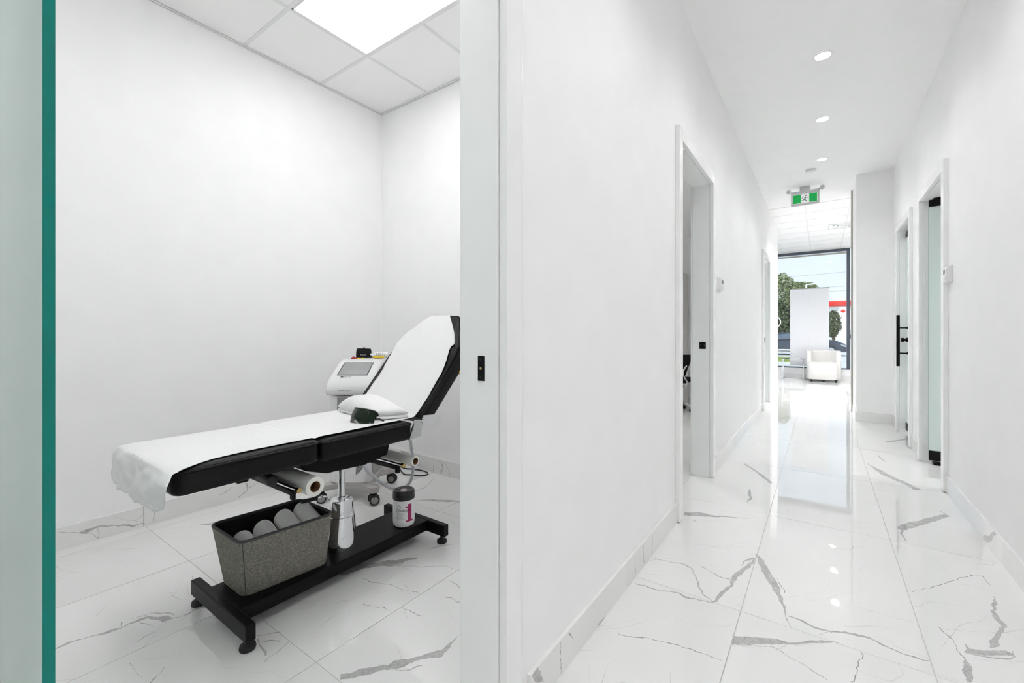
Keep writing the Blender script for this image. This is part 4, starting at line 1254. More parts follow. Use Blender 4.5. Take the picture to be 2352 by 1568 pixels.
MB().grid(lambda u, v: towel_pt(u, v, .752, .052, 0.0, 2.0), 46, 30).build('upper_fold', 'towel', ft, smooth=70, solid=.007)
for k, (zz, g_) in enumerate(((.7285, .010), (.7435, -.012))):
    lo = MB()
    n1, n2 = 30, 18
    rs_ = []
    outl = []
    for (u0, v0), (u1, v1) in (((0, 0), (1, 0)), ((1, 0), (1, 1)), ((1, 1), (0, 1)), ((0, 1), (0, 0))):
        for i in range(14): outl.append((u0 + (u1 - u0) * i / 14, v0 + (v1 - v0) * i / 14))
    def at(u, v, ins): 
        a2, b2 = .5 + (u - .5) * (1 + 2 * g_ - ins), .5 + (v - .5) * (1 + 2 * g_ - ins * 1.6)
        p = TC[0].lerp(TC[1], a2).lerp(TC[3].lerp(TC[2], a2), b2)
        w_ = noise.noise(Vector((p.x * 18, p.y * 18, k * 4.0))) * .004
        return p, w_
    for dz, ins in ((0, .05), (.003, .012), (.008, 0), (.013, .012), (.016, .05)):
        ring_ = []
        for u, v in outl:
            p, w_ = at(u, v, ins)
            ring_.append((p.x, p.y, zz + dz + w_ * (dz > .002)))
        rs_.append(ring_)
    lo.rings(rs_).build('lower_fold', 'towel', ft, smooth=70)
sp = []
c_ = Vector((-1.795, 1.318, .758))
for i in range(34):
    a = i / 33 * 3.3 * pi
    rr = .019 * (1 - i / 42)
    sp.append(c_ + Vector((.002, 0, 0)) + Vector((.82, .57, 0)) * rr * cos(a) + Vector((0, 0, 1)) * rr * sin(a) * .8)
MB().tube(sp, .0042, 8).build('rolled_corner', 'towel', ft, smooth=True)

# laser goggles
gg = root('laser_goggles', (-1.80, 1.245, .727), None, 'dark green laser safety goggles resting on the paper by the white towel', 'goggles')
gc = Vector((-1.803, 1.282, 0)); gdir = Vector((.06, -1, 0)).normalized(); gs = Vector((1, .06, 0)).normalized()


def gog(u, v, r=1.0):
    a = radians(-78 + 156 * u)
    p = gc + gs * (.078 * sin(a)) * r + gdir * (.060 * cos(a) - .02) * r
    nose = .019 * math.exp(-((u - .5) / .09) ** 2)
    lo = .728 + nose + .012 * abs(u - .5) * 2 * 0
    hi = .728 + .030 + .034 * sqrt(max(0.0, 1 - (abs(u - .5) * 2) ** 2.4))
    return (p.x - gdir.x * v * v * .026, p.y - gdir.y * v * v * .026, lo + (hi - lo) * v)


MB().grid(lambda u, v: gog(u, v), 36, 8).build('lens_shield', 'green_lens', gg, smooth=True, solid=.002)
MB().tube([gog(i / 36, 1.0) for i in range(37)], .0035, 8).tube([gog(i / 36, 0.0) for i in range(37)], .003, 8).build('frame', 'goggle_frame', gg, smooth=True)
for u in (0, 1):
    p0 = Vector(gog(u, .6)); p1 = p0 - gdir * .05 + Vector((0, 0, -.02))
    MB().tube([p0, p0.lerp(p1, .5) + Vector((0, 0, .004)), p1], .004, 8).build('temple_arm', 'goggle_frame', gg, smooth=True)

# ------------------------------------------------------------------ basket with rolled towels
bk_r = root('linen_basket', (-1.94, .93, .107), None, 'grey linen fabric basket standing on the black chair base', 'basket')


def bask(z, ins=0.0, n=9):
    t = (z - .107) / .255
    x0, x1 = -2.045 - .008 * t + ins, (-1.842 + .075 * t) - ins
    ya, yb = .785 - .045 * t + ins, 1.118 - .018 * t - ins
    r = .028
    out = []
    cx, cyy = (x0 + x1) / 2, (ya + yb) / 2
    for px, py in rrect(x1 - x0, yb - ya, r, 4, cx, cyy):
        # short ends bulge outwards a little
        bul = .016 * (1 - ((px - cx) / ((x1 - x0) / 2)) ** 2)
        if py < cyy: py -= bul
        else: py += bul
        out.append((px + (.030 * (py - cyy) / .33), py, z))
    return out


dip = lambda z, pts: pts
bw = MB()
zs = [.1075, .115, .16, .21, .26, .31, .345, .357]
bw.rings([bask(z) for z in zs], 0, True, False)
bw.build('outer_fabric', 'linen', bk_r, smooth=40)
bi = MB().rings([bask(z, .006) for z in reversed(zs)], 0, False, True)
bi.build('lining', 'basket_lining', bk_r, smooth=40)
rim = [((Vector(a) + Vector(c)) / 2) for a, c in zip(bask(.357), bask(.357, .006))]
MB().tube(rim, .0062, 8, closed=True).build('rim_binding', 'basket_binding', bk_r, smooth=True)
ring = [bask(z, -.0006) for z in (.112, .20, .28, .35)]
# stitched corner seam
for idx in (17,):
    MB().tube([r_[idx] for r_ in ring], .0016, 6).build('seam', 'basket_binding', bk_r, smooth=True)


def rolled(c, d, r, L, seed, label):
    r_ = root('rolled_towel', (c[0], c[1], c[2] - r), None, label, 'towel', 'rolled towels in the basket')
    c = Vector(c); d = Vector(d).normalized()
    u = d.orthogonal().normalized(); w = d.cross(u)
    rs = []
    n = 28
    for i, t in enumerate((0, .02, .06, .2, .4, .6, .8, .94, .98, 1)):
        k = 1 - .22 * (abs(t - .5) * 2) ** 10
        ring_ = []
        for j in range(n):
            a = 2 * pi * j / n
            rr = r * k * (1 + .05 * noise.noise(Vector((cos(a) * 2 + seed, sin(a) * 2, t * 4))) + .015 * noise.noise(Vector((cos(a) * 12 + seed, sin(a) * 12, t * 30))))
            ring_.append(c + d * (t - .5) * L + (u * cos(a) + w * sin(a)) * rr)
        rs.append(ring_)
    MB().rings(rs).build('roll', 'grey_towel', r_, smooth=60)
    sp = []
    for i in range(60):
        a = i / 59 * 5 * pi
        rr = r * .80 * (1 - i / 70)
        sp.append(c - d * (L / 2 + .001) + (u * cos(a) + w * sin(a)) * rr)
    MB().tube(sp, .0022, 5).build('spiral_edge', 'grey_towel', r_, smooth=True)


for k, (x, y, z, lab) in enumerate(((-1.905, 1.072, .312, 'rolled grey towel standing highest at the column end of the basket'), (-1.905, .985, .304, 'rolled grey towel second from the column in the basket'),
                                    (-1.905, .898, .286, 'rolled grey towel third from the column in the basket'), (-1.905, .815, .270, 'rolled grey towel at the foot end of the basket, only its top showing'))):
    rolled((x, y, z), (.93, -.05, -.30), .0405, .160, k * 3.3, lab)

# ------------------------------------------------------------------ canister of wipes
cw = root('wipes_canister', (-1.868, 1.595, .1065), None, 'white canister of disinfecting wipes with a black lid on the chair base', 'canister')
CXY = Vector((-1.868, 1.595)); RC = .0585
MB().lathe((*CXY, .1068), (*CXY, .262), [(.050, 0), (.0555, .03), (.0572, .10), (.0572, .13), (RC, .15), (RC, .90), (.0565, .93), (.053, .97), (.053, 1)], 48).build('body', 'white_plastic', cw, smooth=50)
lid = MB().lathe((*CXY, .250), (*CXY, .297), [(.0585, 0), (.0595, .1), (.0595, .42), (.0575, .46), (.0595, .52), (.0590, .8), (.0545, .97), (.05, 1), (.046, .94), (.001, .94)], 48).build('lid', 'black_plastic', cw, smooth=50)
MB().lathe((CXY.x + .004, CXY.y - .004, .2936), (CXY.x + .004, CXY.y - .004, .2956), [(.018, 0), (.018, .6), (.016, 1), (.001, 1)], 28).build('lid_sticker', 'pink_sticker', lid, smooth=True)
MB().box(CXY.x - .045, CXY.x - .022, CXY.y - .016, CXY.y + .004, .2945, .2965).build('flip_tab', 'black_plastic', lid, bevel=.0006)
face_a = atan2(-CXY.y, -CXY.x)        # turned towards the doorway


def can(x, z, e=.0006):
    a = face_a + x / RC
    return (CXY.x + (RC + e) * cos(a), CXY.y + (RC + e) * sin(a), z)


lab_ = MB().grid(lambda u, v: can(-.075 + .15 * u, .134 + .108 * v, .0003), 30, 2).build('label', 'label_white', cw, smooth=True)
one = [(.008, .220), (.033, .233), (.044, .233), (.044, .147), (.052, .147), (.052, .139), (.010, .139), (.010, .147), (.022, .147), (.022, .214), (.008, .214)]
b = MB()
for x0, x1, z0, z1 in ((.020, .044, .139, .233), (.010, .020, .139, .147), (.044, .052, .139, .147), (.008, .020, .214, .222)):
    b.grid(lambda u, v, x0=x0, x1=x1, z0=z0, z1=z1: can(x0 + (x1 - x0) * u, z0 + (z1 - z0) * v, .0009), 6, 2)
b.build('numeral', 'magenta_print', cw)
lettering('CaviWipes', .020, lambda x, y: can(x - .002, .200 + y, .0013), 'print_black', cw, shear=.15)
b = MB()
for k in range(7):      # fine print too small to read: rows of short dashes
    z_ = .187 - k * .0055
    x_ = -.045 + .004 * (k % 3)
    while x_ < .002 - .006 * (k % 2):
        w_ = .004 + .006 * random.random()
        b.add([can(x_, z_, .0012), can(x_ + w_, z_, .0012), can(x_ + w_, z_ + .0013, .0012), can(x_, z_ + .0013, .0012)], [(0, 1, 2, 3)])
        x_ += w_ + .0025
b.build('fine_print', 'print_grey', cw, auto=False)
b = MB()
for k in range(24):
    a0, a1 = 2 * pi * k / 24, 2 * pi * (k + 1) / 24
    q = lambda r, a: can(-.026 + r * cos(a), .218 + r * sin(a), .0009)
    b.add([q(.0085, a0), q(.0105, a0), q(.0105, a1), q(.0085, a1)], [(0, 1, 2, 3)])
b.build('round_emblem', 'print_grey', cw, auto=False)

# ------------------------------------------------------------------ laser machine, turned towards the doorway
LZ = radians(35.502)
lm = root('laser_machine', (-1.117 * cos(LZ) - 3.14 * sin(LZ), -1.117 * sin(LZ) + 3.14 * cos(LZ), 0), LZ,
          'white hair removal laser machine on casters behind the treatment chair', 'laser machine')
# base with four arms
b = MB()
b.prism(rrect(.27, .34, .05, 4, 0, .01), lambda a, c, h: (a, c, .085 + h), .05)
bs = b.build('base', 'device_base', lm, bevel=.006)
casters = [(.185, -.215), (.185, .215), (-.185, -.185), (-.185, .215)]
for k, (x, y) in enumerate(casters):
    sx_, sy_ = (1 if x > 0 else -1), (1 if y > 0 else -1)
    arm = MB()
    p0 = Vector((x * .35, y * .45, 0)); p1 = Vector((x, y, 0)); t = (p1 - p0).normalized(); n_ = Vector((-t.y, t.x, 0))
    ol_ = [p0 + n_ * .05, p0 - n_ * .05]
    for i in range(9):
        a = -pi / 2 + pi * i / 8
        ol_.append(p1 + n_ * (.036 * sin(a)) + t * (.036 * cos(a)))
    arm.prism([(p.x, p.y) for p in ol_], lambda a, c, h: (a, c, .082 + h), .04)
    arm.build('base_arm', 'device_base', lm, bevel=.006, smooth=True)
    cs = MB().tube([(x, y, .084), (x, y, .058)], .011, 12).box(x - .024, x + .016, y - .03, y + .02, .052, .072).box(x - .032, x - .016, y - .026, y + .018, .028, .066)
    cs = cs.build('caster', 'rubber', lm, bevel=.002)
    ca, sa = cos(.35 - .5 * (k % 2)), sin(.35 - .5 * (k % 2))
    for s_ in (-1, 1):
        ax = Vector((sa * s_, -ca * s_, 0)); c_ = Vector((x, y, .0345)) + Vector((.006, -.004, 0))
        MB().lathe(c_ + ax * .004, c_ + ax * .024, [(.026, 0), (.033, .12), (.034, .5), (.033, .88), (.026, 1), (.02, .92), (.001, .92)], 28).build('wheel', 'rubber', cs, smooth=50)
        MB().lathe(c_ + ax * .020, c_ + ax * .0255, [(.024, 0), (.024, .6), (.021, 1), (.001, 1)], 24).build('hub', 'caster_hub', cs, smooth=50)
    # wheel faces point at the viewer as in the picture
# body shell
bd = MB()
bd.rings([[(x, y, z) for x, y in rrect(.272 + .012 * (z > .3), .35, .03, 5, 0, .015)] for z in (.128, .16, .45, .72)])
body = bd.build('body', 'device_white', lm, smooth=50)
MB().box(.137, .1435, -.10, .16, .15, .70).build('side_panel', 'device_grey', body, bevel=.002)
for k in range(10):
    z = .34 + k * .012
    MB().box(.143, .1455, .02, .12, z, z + .005).build('side_slot', 'print_black', body)
# dark front bay with the handpiece cradle
MB().box(-.083, .068, -.166, -.155, .36, .712).build('front_bay', 'device_grey', body, bevel=.003)
MB().box(-.060, .046, -.169, -.16, .38, .680).build('bay_opening', 'print_black', body)
MB().box(-.052, .040, -.185, -.15, .40, .665).build('handpiece_cradle', 'white_plastic', body, bevel=.01)
for k in range(11):
    z = .186 + k * .0085
    x0, x1 = .045 + (0 if k < 7 else (k - 6) * .012), .045 + min(.092, .03 + k * .013)
    if k > 8: x0 += .01
    MB().prism([(x0, 0), (x1, (x1 - x0) * .62), (x1, (x1 - x0) * .62 + .0042), (x0, .0042)], lambda a, c, h: (a, -.1618 + h, z + c), .003).build('vent_slot', 'print_black', body)
# head: sloping console, wedge profile swept across with rounded sides
prof = [(-.175, .728), (-.192, .742), (-.196, .765), (-.182, .80), (-.14, .838), (-.05, .888), (.04, .938), (.10, .958), (.16, .966), (.30, .966), (.315, .955), (.315, .735), (.30, .728)]
hx = MB(); rs = []
for x, k in ((-.158, .90), (-.155, .95), (-.146, .985), (-.13, 1.0), (.13, 1.0), (.146, .985), (.155, .95), (.158, .90)):
    rs.append([(x, .06 + (y - .06) * (k ** 1.2), .84 + (z - .84) * k) for y, z in prof])
head = hx.rings(rs).build('console', 'device_white', lm, smooth=50)
SL = atan2(.938 - .838, .04 + .14)     # console slope


def con(x, s, e=.001):
    """a point on the sloping console: s metres up from the lower edge"""
    y0, z0 = -.145, .8345
    return (x, y0 + cos(SL) * s - sin(SL) * e, z0 + sin(SL) * s + cos(SL) * e)


b = MB()
for q in ((-.108, .100, .115, .122), (-.108, .100, .258, .265), (-.108, -.101, .122, .258), (.093, .100, .122, .258)):
    b.add([con(q[0], q[2], .002), con(q[1], q[2], .002), con(q[1], q[3], .002), con(q[0], q[3], .002)], [(0, 1, 2, 3)])
s_top = .205
b = MB()
c4 = [(-.104, .055), (.098, .055), (.098, s_top), (-.104, s_top)]
b.add([con(x, s, .0012) for x, s in c4] + [con(x, s, .0060) for x, s in c4], [(0, 1, 2, 3), (0, 1, 5, 4), (1, 2, 6, 5), (2, 3, 7, 6), (3, 0, 4, 7)])
scr = MB()
b = MB()
for x0, x1, s0, s1 in ((-.110, .104, .049, .056), (-.110, .104, s_top - .001, s_top + .006), (-.110, -.103, .05, s_top), (.097, .104, .05, s_top)):
    b.add([con(x0, s0, .004), con(x1, s0, .004), con(x1, s1, .004), con(x0, s1, .004), con(x0, s0, -.004), con(x1, s0, -.004), con(x1, s1, -.004), con(x0, s1, -.004)],
          [(0, 1, 2, 3), (0, 4, 5, 1), (1, 5, 6, 2), (2, 6, 7, 3), (3, 7, 4, 0)])
b.build('screen_bezel', 'screen_edge', head)
MB().add([con(x, s, .0025) for x, s in c4], [(0, 1, 2, 3)]).build('screen', 'screen_glass', head, auto=False)
lettering('alma', .034, lambda x, y: con(x - .030, .026 + y * .9, .0062), 'print_grey', head, name='logo', shear=.25)
b = MB()
b.add([con(-.078, .020, .0062), con(-.066, .034, .0062), con(-.056, .028, .0062), con(-.064, .016, .0062)], [(0, 1, 2, 3)])
b.build('logo_mark', 'print_black', head, auto=False)
lettering('SOPRANO', .019, lambda x, y: (x - .022, -.1985, .7635 + y), 'print_grey', head, name='model_name')
MB().lathe((-.075, .125, .962), (-.075, .118, .973), [(.021, 0), (.020, .35), (.014, .4), (.016, .7), (.013, 1), (.001, 1)], 24).build('stop_button', 'red_plastic', head, smooth=True)
for x in (-.035, -.002):
    MB().cyl((x, .115, .9635), (x, .113, .9665), .011, n=20).build('warning_label', 'yellow_plastic', head)
MB().tube([(-.158, .02, .80), (-.178, .0, .80), (-.178, .05, .82), (-.158, .07, .82)], .010, 10).build('side_handle', 'device_grey', lm, smooth=True)
# hose: down from the handpiece holder, looping near the floor back into the body
hose = [(.31, .02, .60), (.40, -.12, .47), (.418, -.16, .418), (.430, -.18, .367), (.439, -.19, .328), (.445, -.19, .246), (.439, -.19, .186), (.421, -.19, .14), (.388, -.19, .105), (.352, -.19, .092), (.309, -.19, .096), (.258, -.19, .118), (.198, -.188, .160), (.14, -.18, .210), (.100, -.165, .252), (.085, -.14, .268)]


MB().tube(smooth_path(hose), .0105, 12).build('hose', 'hose_grey', lm, smooth=True)
MB().tube([(.14, .1, .62), (.24, .06, .64), (.31, .02, .60)], .016, 10).build('hose_bracket', 'device_grey', lm, smooth=True)
cord = [(-2.96, 2.33, .12), (-2.98, 2.44, .05), (-2.97, 2.486, .008), (-2.875, 2.475, .006), (-2.809, 2.505, .006), (-2.716, 2.520, .006), (-2.634, 2.502, .006), (-2.608, 2.452, .006), (-2.643, 2.413, .006), (-2.719, 2.387, .006), (-2.763, 2.369, .006), (-2.849, 2.406, .006), (-2.918, 2.444, .006), (-3.05, 2.49, .006), (-3.24, 2.50, .006)]
MB().tube(smooth_path(cord), .0048, 8).build('coiled_cable', 'rubber', None, smooth=True, label='thin black power cable coiled on the tile floor behind the laser machine', cat='cable')

# things on the machine
Rm = Matrix.Rotation(LZ, 4, 'Z'); Lm = Vector(lm.location)
to_w = lambda p: Lm + Rm @ Vector(p)
bag = root('pouch', to_w((-.036, .235, .966)), LZ, 'small black zipped pouch standing on the laser machine', 'pouch')
b = MB()
b.rings([[(x * k, y * k * m_, z) for x, y in rrect(.112, .05, .015, 4)] for z, k, m_ in ((.0005, .98, 1), (.01, 1.0, 1.05), (.045, 1.0, .9), (.062, .98, .55), (.068, .93, .3))])
pb = b.build('body', 'black_fabric', bag, smooth=50)
MB().tube([(-.052, 0, .0685), (0, .002, .0675), (.052, 0, .066)], .0028, 8).box(-.004, .008, -.004, .004, .068, .078).build('zip', 'black_plastic', bag)
lettering('Soprano', .013, lambda x, y: (x + .004, -.0275, .022 + y), 'print_white', bag, name='print')
bo_ = root('spray_bottle', to_w((.085, .215, .966)), LZ, 'clear printed plastic bottle lying on the laser machine beside the pouch', 'bottle')
MB().lathe((-.052, 0, .021), (.075, 0, .021), [(.008, 0), (.009, .10), (.014, .14), (.020, .22), (.0208, .3), (.0208, .96), (.018, 1)], 28).build('body', 'clear_plastic', bo_, smooth=50)
MB().lathe((-.062, 0, .021), (-.036, 0, .021), [(.010, 0), (.011, .1), (.011, 1)], 20).build('cap', 'white_plastic', bo_, smooth=50)
b = MB()
for k, x in enumerate((-.012, .004, .012, .020, .032, .040, .052)):
    a0, a1 = 2.3, 3.5 + .15 * (k % 3)
    b.grid(lambda u, v, x=x: (x + .003 * u, .0212 * cos(a0 + (a1 - a0) * v), .021 + .0212 * sin(a0 + (a1 - a0) * v)), 1, 8)
b.build('printed_bars', 'print_grey', bo_)
yk = root('yellow_remote', to_w((.10, .135, .966)), LZ, 'yellow key tag with a black clip on the laser machine edge', 'key tag')
MB().rings([[(x, y, z) for x, y in rrect(.085 * k, .026 * k, .011 * k, 4, .01, 0)] for z, k in ((.0005, .9), (.004, 1), (.012, 1), (.016, .85))]).build('tag_body', 'yellow_plastic', yk, smooth=50)
MB().tube([(-.034, 0, .008), (-.048, .004, .009), (-.056, 0, .006)], .0035, 8).box(-.052, -.044, -.003, .003, .004, .022).build('clip', 'black_plastic', yk)

# ------------------------------------------------------------------ office chair in the second room
oc = root('office_chair', (-1.80, 6.70, 0), None, 'black office chair with curved chrome arms glimpsed through the second doorway', 'office chair')
ocx, ocy = -1.80, 6.70
br = []
for z, wd, y in ((.50, .16, 6.52), (.56, .19, 6.50), (.66, .22, 6.50), (.76, .25, 6.52), (.82, .26, 6.55), (.845, .24, 6.57)):
    br.append([(ocx + wd * cos(a) * 1.08, y + .028 * sin(a) - .06 * (cos(a) ** 2) * -1, z) for a in [2 * pi * i / 20 for i in range(20)]])
MB().rings(br).build('backrest', 'black_fabric', oc, smooth=50)
MB().rings([[(x, y, z) for x, y in rrect(.46 * k, .44 * k, .09, 5, ocx, ocy + .03)] for z, k in ((.43, .9), (.44, .98), (.48, 1), (.495, .93))]).build('seat', 'black_fabric', oc, smooth=50)
for s_ in (-1, 1):
    MB().tube(smooth_path([(ocx + s_ * .225, 6.52, .69), (ocx + s_ * .20, 6.48, .64), (ocx + s_ * .185, 6.49, .58), (ocx + s_ * .20, 6.52, .51), (ocx + s_ * .22, 6.56, .46), (ocx + s_ * .20, 6.60, .40), (ocx + s_ * .14, 6.64, .37), (ocx, 6.70, .37)]), .011, 10).build('arm', 'chrome', oc, smooth=True)
MB().lathe((ocx, ocy, .09), (ocx, ocy, .43), [(.03, 0), (.03, .5), (.02, .52), (.02, 1)], 20).build('gas_lift', 'chrome', oc, smooth=True)
for k in range(5):
    a = 2 * pi * k / 5 - .05
    e = Vector((cos(a), sin(a), 0))
    c0 = Vector((ocx, ocy, 0))
    MB().tube(smooth_path([c0 + Vector((0, 0, .12)), c0 + e * .10 + Vector((0, 0, .135)), c0 + e * .19 + Vector((0, 0, .12)), c0 + e * .25 + Vector((0, 0, .075))]), .014, 10).build('base_leg', 'chrome', oc, smooth=True)
    q = c0 + e * .25
    n_ = Vector((-e.y, e.x, 0))
    MB().lathe(q - n_ * .02 + Vector((0, 0, .0275)), q + n_ * .02 + Vector((0, 0, .0275)), [(.022, 0), (.027, .1), (.027, .4), (.018, .45), (.018, .55), (.027, .6), (.027, .9), (.022, 1)], 20).tube([q + Vector((0, 0, .03)), q + Vector((0, 0, .078))], .007, 8).build('caster', 'rubber', oc, smooth=50)
cabw = root('cabinet', (-2.0, 7.22, 0), None, 'pale beige cabinet side behind the office chair', 'cabinet')
MB().box(-2.45, -1.74, 7.02, 7.30, .0, 2.1).build('carcass', 'beige_cabinet', cabw, bevel=.003)
for k in range(2): MB().box(-2.445 + .355 * k, -2.095 + .35 * k, 7.0, 7.02, .06, 2.09).build('door', 'beige_cabinet', cabw, bevel=.002)

# ------------------------------------------------------------------ reception: armchair, side table, window posters, ring light
ac = root('tub_armchair', (.042, 12.98, 0), None, 'white leather tub armchair in front of the shop window', 'armchair')
acx, acy = .042, 13.0
shell = []
for z, off in ((.055, .006), (.07, 0), (.70, 0), (.735, .012), (.742, .03)):
    ring_o, ring_i = [], []
    for i in range(25):
        a = radians(-8 + 196 * i / 24)
        ring_o.append((acx + (.345 - off) * cos(a), acy + (.335 - off) * sin(a), z))
        ring_i.append((acx + (.235 + off) * cos(a), acy + (.225 + off) * sin(a), z))
    shell.append(ring_o + ring_i[::-1])
# straight arm fronts
MB().rings(shell).build('back_shell', 'white_leather', ac, smooth=50)
for s_ in (-1, 1):
    MB().prism(rrect(.10, .16, .03, 4, acx + s_ * .293, acy - .03), lambda a, c, h: (a, c, .06 + h), .665).build('arm_front', 'white_leather', ac, bevel=.012, smooth=True)
MB().rings([[(x, y, z) for x, y in rrect(.585 * k, .62 * k, .10, 6, acx - .02, acy - .045)] for z, k in ((.06, .97), (.075, 1), (.43, 1), (.455, .97), (.467, .90))]).build('seat', 'white_leather', ac, smooth=50)
MB().box(acx + .066, acx + .070, acy + .215, acy + .24, .46, .735).build('back_seam', 'sign_grey', ac)
for x, y in ((-.24, -.30), (.24, -.30), (-.24, .2), (.24, .2), (.0, -.33)):
    MB().cyl((acx + x, acy + y, .0005), (acx + x, acy + y, .062), .022, .028, 16).build('foot', 'black_plastic', ac, smooth=True)
stb = root('side_table', (-.585, 13.08, 0), None, 'small square chrome side table with a glass top beside the white armchair', 'side table')
x0, x1, y0, y1 = -.81, -.36, 12.92, 13.30
for x in (x0, x1):
    MB().box(x - .008, x + .008, y0 - .008, y0 + .008, .0005, .52).build('leg', 'chrome', stb); MB().box(x - .008, x + .008, y1 - .008, y1 + .008, .0005, .52).build('leg', 'chrome', stb)
for z in (.012, .512):
    for q in ((x0, x1, y0 - .008, y0 + .008), (x0, x1, y1 - .008, y1 + .008), (x0 - .008, x0 + .008, y0, y1), (x1 - .008, x1 + .008, y0, y1)):
        MB().box(q[0], q[1], q[2], q[3], z - .008, z + .008).build('rail', 'chrome', stb)
MB().box(x0 + .01, x1 - .01, y0 + .01, y1 - .01, .511, .519).build('glass_top', 'window_glass', stb)
mg = root('magazine', (-.55, 13.1, .52), None, 'pale magazine lying on the chrome side table', 'magazine')
MB().box(-.66, -.44, 12.98, 13.20, .5205, .528).build('pages', 'label_white', mg); MB().box(-.661, -.439, 12.979, 13.201, .528, .5295).build('cover', 'window_film', mg)
for k, (a, c) in enumerate(((-.662, -.262), (-.2615, .158))):
    po = root('window_poster', ((a + c) / 2, YF - .04, .34), None, ('white backed poster hanging in the shop window, the one nearer the side table', 'white backed poster hanging in the shop window behind the armchair')[k], 'poster', 'white posters in the shop window')
    MB().box(a, c, YF - .045, YF - .041, .345, 2.30).build('sheet', 'window_film', po)
    MB().box(a, c, YF - .050, YF - .038, 2.295, 2.315).build('top_rail', 'aluminium', po, bevel=.003); MB().box(a, c, YF - .050, YF - .038, .33, .35).build('bottom_rail', 'aluminium', po, bevel=.003)
rl = root('ring_light', (-1.02, 13.18, 0), None, 'white ring light on a stand partly hidden by the corridor wall', 'ring light')
MB().tube([(-1.02 + .16 * cos(2 * pi * i / 36), 13.18, 1.455 + .16 * sin(2 * pi * i / 36)) for i in range(36)], .014, 10, closed=True).build('ring', 'white_plastic', rl, smooth=True)
MB().cyl((-1.02, 13.18, .35), (-1.02, 13.18, 1.29), .012).build('pole', 'white_plastic', rl, smooth=True)
for k in range(3):
    a = 2 * pi * k / 3 + .4
    MB().tube([(-1.02, 13.18, .5), (-1.02 + .2 * cos(a), 13.1 + .15 * sin(a), .006)], .008, 8).build('leg', 'white_plastic', rl, smooth=True)

# ================================================================== outside the window
GZ = -.14
struct(MB().box(-40, 40, YF + .15, 29.5, GZ - .2, GZ), 'pavement', 'concrete', 'bright concrete forecourt outside the shop window', 'pavement')
struct(MB().box(-40, 40, 29.5, 37.0, GZ - .2, GZ - .06), 'road', 'concrete', 'pale sunlit street where the dark car is parked', 'road')
struct(MB().box(-40, 60, 37.0, 120, GZ - .2, GZ), 'far_pavement', 'concrete', 'pale paved ground of the petrol station across the street', 'pavement')
MB().box(-12, -.9, 23.4, 27.6, GZ, GZ + .05).build('lawn', 'lawn', None, label='narrow strip of grass with yellow flowers outside the window', cat='lawn', kind='stuff')
hoop = MB().tube(smooth_path([(-1.36, 17.2, GZ), (-1.36, 17.2, .45), (-1.32, 17.2, .55), (-1.2, 17.2, .60), (-.7, 17.2, .60), (-.6, 17.2, .56), (-.56, 17.2, .45), (-.56, 17.2, GZ)]), .028, 12)
hoop.build('hoop_barrier', 'station_white', None, smooth=True, label='white tubular hoop barrier on the forecourt outside the window', cat='barrier')

# car seen side on, nose to the picture's right
car = root('car', (-1.0, 33.2, GZ - .06), None, 'dark blue saloon car parked on the street outside', 'car')
cz = GZ - .06
side = [(-3.35, .38), (-3.38, .62), (-3.30, .92), (-2.95, .99), (-2.5, 1.30), (-2.1, 1.44), (-1.1, 1.46), (-.55, 1.36), (.05, 1.04), (.75, .92), (1.12, .76), (1.27, .55), (1.25, .34), (1.15, .25), (-3.2, .25)]
cb = MB(); rs = []
for y, k in ((-.88, .93), (-.86, .99), (-.70, 1.0), (.70, 1.0), (.86, .99), (.88, .93)):
    rs.append([(x, 33.2 + (y if z < 1.0 else y * .84), cz + (z if k == 1 else .30 + (z - .30) * k)) for x, z in side])
cb.rings(rs).build('body', 'car_paint', car, smooth=40)
for poly, nm in (([(-2.38, 1.06), (-2.30, 1.30), (-1.30, 1.38), (-1.28, 1.06)], 'side_window'), ([(-1.22, 1.06), (-1.24, 1.37), (-.62, 1.30), (-.16, 1.06)], 'side_window')):
    MB().prism(poly, lambda a, c, h: (a, 33.2 - .885 + .14 * (c - 1.0) * 1.0 - .01 - h, cz + c), .012).build(nm, 'car_glass', car)
MB().box(-2.6, .05, 32.30, 32.32, cz + 1.015, cz + 1.04).build('chrome_strip', 'car_trim', car)
for x in (-2.55, .45):
    wl = MB().lathe((x, 32.31, cz + .32), (x, 32.52, cz + .32), [(.26, 0), (.315, .08), (.32, .5), (.315, .95), (.26, 1)], 32).build('wheel', 'rubber', car, smooth=50)
    MB().lathe((x, 32.305, cz + .32), (x, 32.33, cz + .32), [(.20, 0), (.21, .5), (.20, 1)], 28).build('rim', 'car_trim', wl, smooth=50)
MB().prism([(1.02, .60), (1.22, .55), (1.15, .68), (.9, .72)], lambda a, c, h: (a, 32.31 - h, cz + c), .012).build('headlight', 'car_trim', car)
MB().lathe((-.12, 32.20, cz + 1.05), (-.12, 32.32, cz + 1.05), [(.05, 0), (.09, .2), (.09, 1)], 14).build('door_mirror', 'car_paint', car, smooth=True)

# trees and hedge


